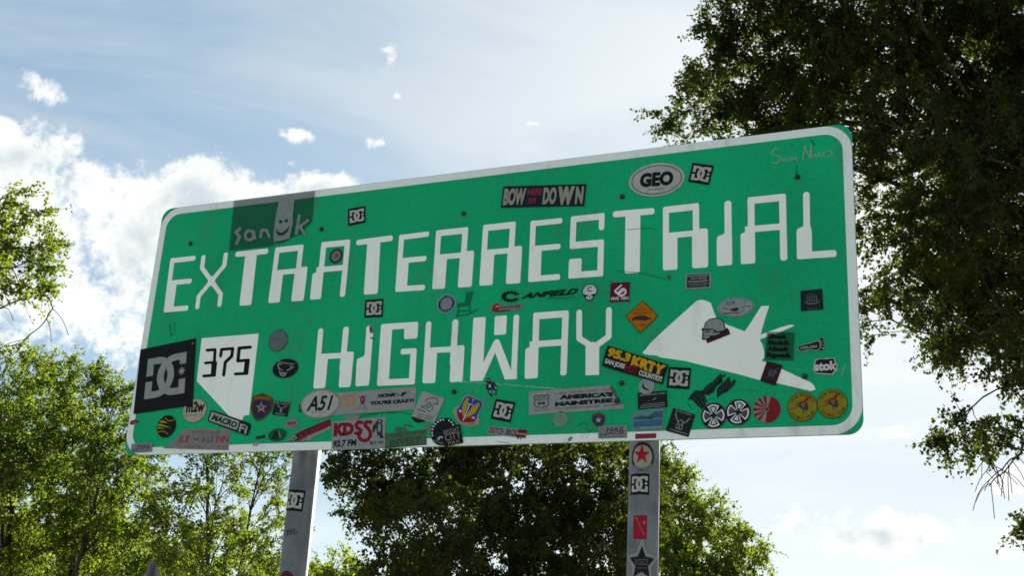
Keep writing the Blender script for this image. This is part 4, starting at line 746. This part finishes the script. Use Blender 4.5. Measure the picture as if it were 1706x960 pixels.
post_sticker('round black ringed sticker with a red star on the right post', 1, 1070, 761, .072, .083, lambda f: f.ell(.5, .5, .5), C(34, 36, 40), [('print', lambda f: f.ell(.5, .5, .4), C(128, 130, 122)), ('star', lambda f: [star(f, .48, .56, .36, .14, 5, 90)], C(136, 22, 40)), ('lettering', lambda f: f.arc_text('RECORDS', .5, .5, .45, .075, 275, 15, True) + f.rect(.4, .24, .56, .26) + f.rect(.38, .19, .58, .21), C(140, 142, 138))], 0)
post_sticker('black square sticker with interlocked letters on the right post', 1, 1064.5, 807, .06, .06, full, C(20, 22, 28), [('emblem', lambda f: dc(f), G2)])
post_sticker('red upright card sticker on the right post', 1, 1066, 879, .04, .066, full, C(132, 26, 46), [('lettering', lambda f: f.text('SWITCHFOOT', (.12, .92), (.2, .98), (.9, .18), (.78, .12)) + f.cap([(.7, .7), (.85, .75), (.82, .62)], .04, .03), C(176, 118, 128))])
post_sticker('black star sticker with a white outline on the right post', 1, 1069, 938, .092, .116, lambda f: [star(f, .5, .48, .56, .27, 5, 90)], C(150, 156, 160), [('black_edge', lambda f: [star(f, .5, .48, .5, .235, 5, 90)], C(30, 32, 36)), ('white_edge', lambda f: [star(f, .5, .48, .47, .22, 5, 90)], C(142, 148, 150)), ('field', lambda f: [star(f, .5, .48, .42, .2, 5, 90)], C(28, 30, 34)), ('lettering', lambda f: f.text('KOZZ', .3, .44, .7, .58, bold=.02) + f.rect(.34, .36, .66, .375), C(84, 86, 88))], 1)

# ------------------------------------------------------------------ trees
SPRAY = 6
STATS = []
def leaf_mat(name, dif, trn, gloss=.06):
    if name in MATS: return MATS[name]
    m = bpy.data.materials.new(name); m.use_nodes = True; nt = m.node_tree; nt.nodes.clear(); L = nt.links.new
    at_ = nt.nodes.new('ShaderNodeAttribute'); at_.attribute_name = 'leaf_tone'
    def ramp(c):
        r = nt.nodes.new('ShaderNodeMix'); r.data_type = 'RGBA'; L(at_.outputs['Fac'], r.inputs[0])
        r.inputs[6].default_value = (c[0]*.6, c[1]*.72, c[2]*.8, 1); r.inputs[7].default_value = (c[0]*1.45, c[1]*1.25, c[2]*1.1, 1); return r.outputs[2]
    d = nt.nodes.new('ShaderNodeBsdfDiffuse'); L(ramp(dif), d.inputs[0])
    t = nt.nodes.new('ShaderNodeBsdfTranslucent'); L(ramp(trn), t.inputs[0])
    a = nt.nodes.new('ShaderNodeMixShader'); a.inputs[0].default_value = .5; L(d.outputs[0], a.inputs[1]); L(t.outputs[0], a.inputs[2])
    g = nt.nodes.new('ShaderNodeBsdfGlossy'); g.inputs['Roughness'].default_value = .42; g.inputs[0].default_value = (.8, .85, .75, 1)
    b = nt.nodes.new('ShaderNodeMixShader'); b.inputs[0].default_value = gloss; L(a.outputs[0], b.inputs[1]); L(g.outputs[0], b.inputs[2])
    o = nt.nodes.new('ShaderNodeOutputMaterial'); L(b.outputs[0], o.inputs[0]); MATS[name] = m; return m
def bark_mat():
    if 'bark' in MATS: return MATS['bark']
    m, nt, b = principled('bark'); L = nt.links.new
    tc = nt.nodes.new('ShaderNodeTexCoord'); mp = nt.nodes.new('ShaderNodeMapping'); L(tc.outputs['Object'], mp.inputs[0]); mp.inputs['Scale'].default_value = (9, 9, 2)
    n = nt.nodes.new('ShaderNodeTexNoise'); L(mp.outputs[0], n.inputs['Vector']); n.inputs['Scale'].default_value = 2.2; n.inputs['Detail'].default_value = 7
    r = nt.nodes.new('ShaderNodeValToRGB'); L(n.outputs[0], r.inputs[0]); r.color_ramp.elements[0].color = (.022, .018, .013, 1); r.color_ramp.elements[1].color = (.10, .085, .065, 1)
    r.color_ramp.elements[0].position = .35; r.color_ramp.elements[1].position = .7
    L(r.outputs[0], b.inputs['Base Color']); b.inputs['Roughness'].default_value = .9; b.inputs['Specular IOR Level'].default_value = .1
    bp = nt.nodes.new('ShaderNodeBump'); bp.inputs['Strength'].default_value = .8; bp.inputs['Distance'].default_value = .03; L(n.outputs[0], bp.inputs['Height']); L(bp.outputs[0], b.inputs['Normal'])
    MATS['bark'] = m; return m
def raw_mesh(name, V, F, mat, parent, smooth=False):
    """fast mesh from numpy arrays; F is (n, 4)"""
    me = bpy.data.meshes.new(name); n = len(F)
    me.vertices.add(len(V)); me.vertices.foreach_set('co', np.asarray(V, np.float32).ravel())
    me.loops.add(n * 4); me.loops.foreach_set('vertex_index', np.asarray(F, np.int32).ravel())
    me.polygons.add(n); me.polygons.foreach_set('loop_start', np.arange(0, n*4, 4, dtype=np.int32))
    if smooth: me.polygons.foreach_set('use_smooth', np.ones(n, bool))
    me.update(calc_edges=True); me.materials.append(mat)
    return link(bpy.data.objects.new(name, me), parent)
def leaves(name, P, tone_c, size, rng, mat, parent):
    """one folded four-point leaf at each point, hanging loosely from its stalk"""
    n = len(P); a = rng.normal(0, 1, (n, 3)); a[:, 2] -= .55; a /= np.linalg.norm(a, axis=1)[:, None]
    b = rng.normal(0, 1, (n, 3)); s = np.cross(a, b); s /= np.linalg.norm(s, axis=1)[:, None]; nn = np.cross(a, s)
    L_ = size * rng.uniform(.65, 1.25, n)[:, None]; wd = L_ * rng.uniform(.38, .52, n)[:, None]; fold = L_ * rng.uniform(-.05, .16, n)[:, None]
    mid = P + a * L_ * .42
    V = np.stack([P, mid + s * wd + nn * fold, P + a * L_, mid - s * wd + nn * fold], 1).reshape(-1, 3)
    o = raw_mesh(name, V, np.arange(n * 4).reshape(n, 4), mat, parent)
    at_ = o.data.attributes.new('leaf_tone', 'FLOAT', 'FACE'); at_.data.foreach_set('value', np.clip(tone_c + rng.normal(0, .16, n), 0, 1).astype(np.float32))
    o['kind'] = 'stuff'
    return o
def grow(base, top, tips, rng, trunk_r, tip_r=.0045, bias=.45, start=.45, bare=None):
    """skeleton: a trunk from base to top, then each tip joined to the nearest limb by a gently bent branch"""
    base, top = np.array(base, float), np.array(top, float)
    n = 9; t = np.linspace(0, 1, n)[:, None]
    bend = rng.normal(0, .035, (n, 3)) * np.linalg.norm(top - base) * np.sin(t * math.pi)
    nodes = list(base + (top - base) * t + bend); par = [-1] + list(range(n - 1)); plen = [np.linalg.norm(nodes[i] - base) for i in range(n)]
    first = int(n * start)
    N = np.zeros((60000, 3)); N[:n] = nodes; PL = np.zeros(60000); PL[:n] = plen; cnt = n; ok = np.zeros(60000, bool); ok[first:n] = True
    order = np.argsort(np.linalg.norm(tips - top, axis=1) + rng.normal(0, .3, len(tips))); ends = []
    for k in order:
        p = tips[k]; d = p - N[:cnt]; dist = np.linalg.norm(d, axis=1)
        cost = dist + bias * PL[:cnt] + np.where(d[:, 2] < 0, -d[:, 2] * .25, 0); cost[~ok[:cnt]] = 1e9
        j = int(np.argmin(cost)); L_ = dist[j]; m = max(2, int(L_ / .38)); prev = j
        side = rng.normal(0, .10, 3) * L_; sag = -.05 * L_
        for i in range(1, m + 1):
            q = i / m; c = N[j] + (p - N[j]) * q + (side + np.array((0, 0, -sag))) * math.sin(q * math.pi) + rng.normal(0, .02, 3)
            if cnt >= 59990: break
            N[cnt] = c; PL[cnt] = PL[prev] + L_ / m; par.append(prev); ok[cnt] = True; prev = cnt; cnt += 1
        ends.append(prev)
    for p in (bare if bare is not None else []):
        # a leafless twig: leaves the nearest small branch and arches over to hang
        j = int(np.argmin(np.linalg.norm(N[:cnt] - p, axis=1))); prev = j; c = N[j].copy()
        d = p - N[j]; d /= np.linalg.norm(d) + 1e-6; d = d * .5 + rng.normal(0, .45, 3); d[2] = abs(d[2]) * .3 - .1; st = rng.uniform(.03, .06)
        for i in range(7):
            d[2] -= .22; c = c + d / np.linalg.norm(d) * st
            N[cnt] = c; PL[cnt] = PL[prev] + st; par.append(prev); prev = cnt; cnt += 1
    N = N[:cnt]; par = np.array(par)
    kid = np.bincount(par[1:], minlength=cnt).astype(float); inner = (kid > 0) & (np.arange(cnt) > 0)
    for _ in range(5):                                   # ease the kinks out of the limbs
        cm = np.zeros((cnt, 3)); np.add.at(cm, par[1:], N[1:]); cm /= np.maximum(kid, 1)[:, None]
        N = np.where(inner[:, None], .5 * N + .25 * N[par] + .25 * cm, N)
    rad = np.zeros(cnt); kids = np.zeros(cnt, int)
    for i in range(cnt - 1, 0, -1):
        if rad[i] == 0: rad[i] = tip_r ** 2.35
        rad[par[i]] += rad[i]
    rad = rad ** (1 / 2.35); rad *= np.where(rad > .02, np.minimum(1, trunk_r / rad.max() * 1.0) if rad.max() > trunk_r else trunk_r / rad.max(), 1) if rad.max() > trunk_r * 1.2 else 1
    rad = np.maximum(rad, tip_r); rad[0] *= 1.35
    return N, par, rad, ends
def wood(name, N, par, rad, keep, mat, parent):
    idx = np.array([i for i in range(1, len(N)) if keep(rad[i])])
    if len(idx) == 0: return None
    Vs, Fs, off = [], [], 0
    for sides, lo, hi in ((9, .055, 9), (6, .018, .055), (3, 0, .018)):
        ii = idx[(rad[idx] >= lo) & (rad[idx] < hi)]
        if len(ii) == 0: continue
        A, B = N[par[ii]], N[ii]; ra, rb = np.minimum(rad[par[ii]], rad[ii] * 1.5), rad[ii]
        d = B - A; l = np.linalg.norm(d, axis=1); l[l == 0] = 1; d /= l[:, None]
        h = np.where(np.abs(d[:, 2:3]) < .9, np.array([[0, 0, 1.0]]), np.array([[1.0, 0, 0]])); u = np.cross(d, h); u /= np.linalg.norm(u, axis=1)[:, None]; w = np.cross(d, u)
        B = B + d * (rb * .4)[:, None]
        an = np.arange(sides) * 2 * math.pi / sides
        c, s = np.cos(an)[None, :, None], np.sin(an)[None, :, None]
        ring = u[:, None] * c + w[:, None] * s
        V = np.concatenate([A[:, None] + ring * ra[:, None, None], B[:, None] + ring * rb[:, None, None]], 1)
        k = np.arange(sides); q = np.stack([k, (k+1) % sides, sides + (k+1) % sides, sides + k], 1)
        F = (np.arange(len(ii)) * 2 * sides)[:, None, None] + q[None] + off
        Vs.append(V.reshape(-1, 3)); Fs.append(F.reshape(-1, 4)); off += len(ii) * 2 * sides
    return raw_mesh(name, np.concatenate(Vs), np.concatenate(Fs), mat, parent, True)
def lobe_points(lobes, dens, rng):
    """points through each lobe of the crown, thicker towards its outside"""
    pts, tone = [], []
    for c, r, w in lobes:
        n = max(4, int(dens * w * (r[0] * r[1] * r[2]) ** (2 / 3)))
        d = rng.normal(0, 1, (n, 3)); d /= np.linalg.norm(d, axis=1)[:, None]
        q = rng.uniform(0.05, 1, n) ** .42
        pts.append(np.array(c) + d * q[:, None] * np.array(r)); tone.append(np.full(n, rng.uniform(.3, .7)))
    return np.concatenate(pts), np.concatenate(tone)
def tree(name, label, base, top, lobes, seed, trunk_r, dens, per_tip, spread, leaf, mat, group=None, start=.45, bias=.45, bare=None, cat='tree'):
    rng = np.random.default_rng(seed); base = np.array(base, float)
    root = bpy.data.objects.new(name, None); link(root); root.location = base; tag(root, label, cat, group)
    tips, tone = lobe_points([(np.array(c) - base, r, w) for c, r, w in lobes], dens, rng)
    nb = 0
    N, par, rad, ends = grow((0, 0, 0), np.array(top) - base, tips, rng, trunk_r, start=start, bias=bias, bare=None if bare is None else np.array(bare) - base)
    wood('trunk', N, par, rad, lambda r: r >= .035, bark_mat(), root)
    wood('branches', N, par, rad, lambda r: r < .035, bark_mat(), root)
    # leafy sprays: short twiglets from each branch end, leaves set along them
    lv = tips[:len(tips) - nb]; m = SPRAY; n = len(lv) * m
    out = lv - np.array(top) + base; out /= np.linalg.norm(out, axis=1)[:, None] + 1e-6
    d = rng.normal(0, 1, (n, 3)) + np.repeat(out, m, 0) * .7 + np.array((0, 0, -.15)); d /= np.linalg.norm(d, axis=1)[:, None]
    ln = spread * rng.uniform(1.0, 2.7, n); A = np.repeat(lv, m, 0); B = A + d * ln[:, None]; B[:, 2] -= ln * .15
    h = np.cross(d, (0.13, .2, .97)); h /= np.linalg.norm(h, axis=1)[:, None]; w = np.cross(d, h); V = []
    for p, r in ((A, .004), (B, .0018)):
        V.append(np.stack([p + r * (math.cos(t) * h + math.sin(t) * w) for t in (0, 2.094, 4.189)], 1))
    V = np.concatenate(V, 1).reshape(-1, 3); q = np.array([(0, 1, 4, 3), (1, 2, 5, 4), (2, 0, 3, 5)])
    tw = raw_mesh('twigs', V, ((np.arange(n) * 6)[:, None, None] + q[None]).reshape(-1, 4), bark_mat(), root); tw['kind'] = 'stuff'
    k = max(2, per_tip // m); i = np.repeat(np.arange(n), k); t = rng.uniform(.12, 1.05, n * k)[:, None]
    P = A[i] + (B[i] - A[i]) * t + rng.normal(0, leaf * .42, (n * k, 3))
    tn = np.repeat(tone + rng.normal(0, .12, len(tone)), 1)[:len(lv)]
    leaves('crown', P, np.repeat(tn, m)[i], leaf, rng, mat, root)
    STATS.append((label[:30], len(lv), len(P)))
    return root
def lob(px, py, D, r, w=1.0, flat=1.0):
    """a crown lobe from its direction, distance and angular radius"""
    c = at(px, py, D); m = r * np.linalg.norm(c - CP) / FPX
    return (c, (m, m, m * flat), w)
def foot(px, D):
    c = at(px, 700, D); return np.array((c[0], c[1], -.1))
def crown(D, items, jit, seed):
    rg = random.Random(seed); return [lob(x, y, D + rg.uniform(-jit, jit), r, *w) for x, y, r, *w in items]

LEAF_DARK = leaf_mat('shaded_cottonwood_leaf', (.018, .029, .006), (.068, .100, .008), .012)  # leaf colour darkened to stand in for the shaded sides of crowns
LEAF_LIGHT = leaf_mat('poplar_and_lit_leaf', (.042, .074, .014), (.21, .305, .020), .018)  # poplar colour; also stands in for light on one cottonwood crown
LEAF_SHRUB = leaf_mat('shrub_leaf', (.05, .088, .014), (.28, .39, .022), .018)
# great cottonwood at the right of the sign
_g = random.Random(77)
G = crown(13.5, [(1205, 60, 55), (1140, 195, 45, .9), (1180, 130, 45), (1245, 120, 85), (1250, 215, 75), (1345, 70, 130), (1440, 140, 150), (1600, 90, 190), (1350, 190, 90), (1540, 270, 130), (1650, 290, 140), (1480, 420, 65, .55), (1560, 400, 85, .8), (1640, 430, 110),
    (1460, 500, 45, .55), (1520, 500, 62, .65), (1600, 520, 90), (1680, 500, 110), (1440, 545, 26, .6), (1590, 575, 30, .8), (1690, 590, 62, .9), (1605, 712, 32, 1.3), (1665, 715, 38, 1.2), (1562, 728, 16, 1.5), (1712, 872, 16, 1.8),
    (1310, -70, 130), (1480, -140, 240), (1760, 60, 220), (1800, 330, 220), (1830, 580, 140), (1900, 200, 260), (1700, -180, 260), (1800, 735, 70, .7)], 1.9, 11)
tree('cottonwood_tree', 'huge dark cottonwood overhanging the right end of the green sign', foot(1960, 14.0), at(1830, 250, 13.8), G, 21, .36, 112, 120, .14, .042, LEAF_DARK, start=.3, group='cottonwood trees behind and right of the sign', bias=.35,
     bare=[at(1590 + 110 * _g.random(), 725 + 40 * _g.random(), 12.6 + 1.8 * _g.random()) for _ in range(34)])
# dark tree between the posts
E_ = crown(15.0, [(590, 775, 48), (640, 800, 75), (622, 850, 50), (720, 780, 105), (850, 800, 130), (980, 800, 130), (700, 900, 110), (850, 930, 140), (1000, 920, 130), (680, 945, 60), (780, 680, 110), (950, 670, 120), (860, 580, 90), (1060, 850, 70), (900, 1040, 160), (760, 1040, 140)], 1.6, 5)
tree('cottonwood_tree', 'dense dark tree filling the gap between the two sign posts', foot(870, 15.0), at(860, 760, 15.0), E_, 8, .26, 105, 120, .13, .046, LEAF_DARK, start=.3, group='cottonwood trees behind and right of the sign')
# lighter tree to the right of it
F_ = crown(20, [(1085, 770, 45), (1122, 800, 38), (1110, 870, 60), (1178, 868, 46), (1230, 900, 32), (1170, 935, 66), (1240, 930, 40), (1100, 960, 80), (1190, 1000, 80), (1050, 720, 60)], 1.0, 6)
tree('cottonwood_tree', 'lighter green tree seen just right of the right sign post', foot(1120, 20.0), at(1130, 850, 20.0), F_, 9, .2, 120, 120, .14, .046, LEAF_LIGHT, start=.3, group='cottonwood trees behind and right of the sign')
# left hand side
A_ = crown(15, [(15, 340, 38), (55, 375, 36), (80, 412, 20), (72, 440, 18, 1.2), (10, 425, 45), (66, 478, 12, 1.5), (12, 478, 28), (-60, 400, 75), (-150, 470, 130), (-170, 330, 110), (-230, 620, 160)], .9, 7)
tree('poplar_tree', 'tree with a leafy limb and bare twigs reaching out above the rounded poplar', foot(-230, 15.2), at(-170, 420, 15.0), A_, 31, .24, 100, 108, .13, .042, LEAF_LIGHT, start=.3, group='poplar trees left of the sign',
     bare=[at(x, y, 14.6) for x, y in ((75, 541), (58, 552), (52, 525), (30, 545), (62, 533), (20, 560), (35, 532), (8, 520))])
B1 = crown(21, [(20, 620, 50), (80, 625, 42), (130, 640, 38), (60, 700, 75), (0, 740, 90), (110, 740, 70), (40, 840, 90), (120, 850, 80), (60, 950, 90), (-90, 700, 110), (-80, 880, 120)], 1.4, 8)
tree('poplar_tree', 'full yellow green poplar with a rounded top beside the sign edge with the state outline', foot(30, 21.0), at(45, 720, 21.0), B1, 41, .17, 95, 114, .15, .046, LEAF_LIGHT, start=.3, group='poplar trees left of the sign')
B2 = crown(19.5, [(175, 640, 36), (205, 675, 30), (190, 730, 48), (235, 770, 40, .8), (170, 800, 60), (220, 850, 60), (160, 900, 70), (240, 930, 55), (200, 1000, 80), (130, 690, 30)], 1.0, 9)
tree('poplar_tree', 'slender leaning tree touching the lower left corner of the sign', foot(130, 19.5), at(180, 760, 19.5), B2, 43, .15, 110, 114, .14, .045, LEAF_LIGHT, start=.3, group='poplar trees left of the sign')
C1 = crown(18, [(300, 790, 45, .7), (345, 760, 40, .7), (380, 800, 45, .7), (330, 850, 50, .8), (300, 700, 60), (370, 700, 60), (380, 880, 45, .7), (310, 920, 55), (270, 860, 40)], .9, 10)
tree('poplar_tree', 'thin open tree with sky showing through, left of the left post', foot(370, 18.0), at(368, 800, 18.0), C1, 45, .12, 90, 84, .14, .042, LEAF_LIGHT, start=.3, group='poplar trees left of the sign')
C2 = crown(20, [(430, 780, 42, .7), (465, 800, 34, .7), (440, 850, 42, .7), (470, 880, 36, .7), (420, 920, 50, .8), (460, 960, 50), (440, 720, 60), (490, 760, 26, .6)], .9, 12)
tree('poplar_tree', 'thin open tree partly behind the left sign post', foot(410, 20.0), at(425, 810, 20.0), C2, 47, .11, 95, 84, .14, .044, LEAF_LIGHT, start=.3, group='poplar trees left of the sign')
Z1 = crown(26, [(555, 955, 40), (590, 975, 45), (525, 985, 45), (600, 950, 22), (540, 1010, 60)], .8, 13)
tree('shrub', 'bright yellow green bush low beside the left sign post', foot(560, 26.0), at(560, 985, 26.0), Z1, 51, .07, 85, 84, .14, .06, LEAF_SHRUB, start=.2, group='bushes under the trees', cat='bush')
Z2 = crown(24, [(330, 925, 50), (400, 940, 50), (270, 945, 55), (200, 955, 60), (120, 965, 65), (40, 970, 70), (460, 975, 45), (300, 985, 60), (390, 1000, 60)], 1.0, 14)
tree('shrub', 'broad bright thicket under the trees left of the left post', foot(280, 24.0), at(280, 1000, 24.0), Z2, 53, .08, 90, 108, .14, .05, LEAF_SHRUB, start=.2, group='bushes under the trees', cat='bush')

# back of a small diamond road sign poking up among the shrubs
def back_sign():
    p = at(257, 936, 11.0); root = bpy.data.objects.new('warning_sign', None); link(root); root.location = (p[0], p[1], 0)
    tag(root, 'grey back of a diamond warning sign whose tip rises among the bushes', 'road sign')
    tz = p[2]; s = .43; c = R(20); ex = np.array((math.cos(c), -math.sin(c), 0)); ey = np.array((math.sin(c), math.cos(c), 0))
    d = [(0, 0), (s, -s), (0, -2*s), (-s, -s)]
    d = rounded(d, .05); n = len(d); al = flat_mat('weathered_aluminium', (.20, .20, .19), .6, .2, 12, .4, .4)
    v = [ex * a + ey * t + np.array((0, 0, tz + b + .012)) for t in (0, .003) for a, b in d]
    mesh_obj('panel', v, [tuple(range(n)), tuple(range(2*n-1, n-1, -1))] + [(i, n+i, n+(i+1) % n, (i+1) % n) for i in range(n)], al, root)
    w = .026; q = [(-w, -.046), (w, -.046), (w, -.003), (-w, -.003)]
    v = [ex * a + ey * b + np.array((0, 0, z)) for z in (-.2, tz - .004) for a, b in q]
    mesh_obj('post', v, [(0, 1, 5, 4), (1, 2, 6, 5), (2, 3, 7, 6), (3, 0, 4, 7), (4, 5, 6, 7)], flat_mat('dark_post', (.10, .115, .13), .6, .2, 14, .4, .3), root)
back_sign()
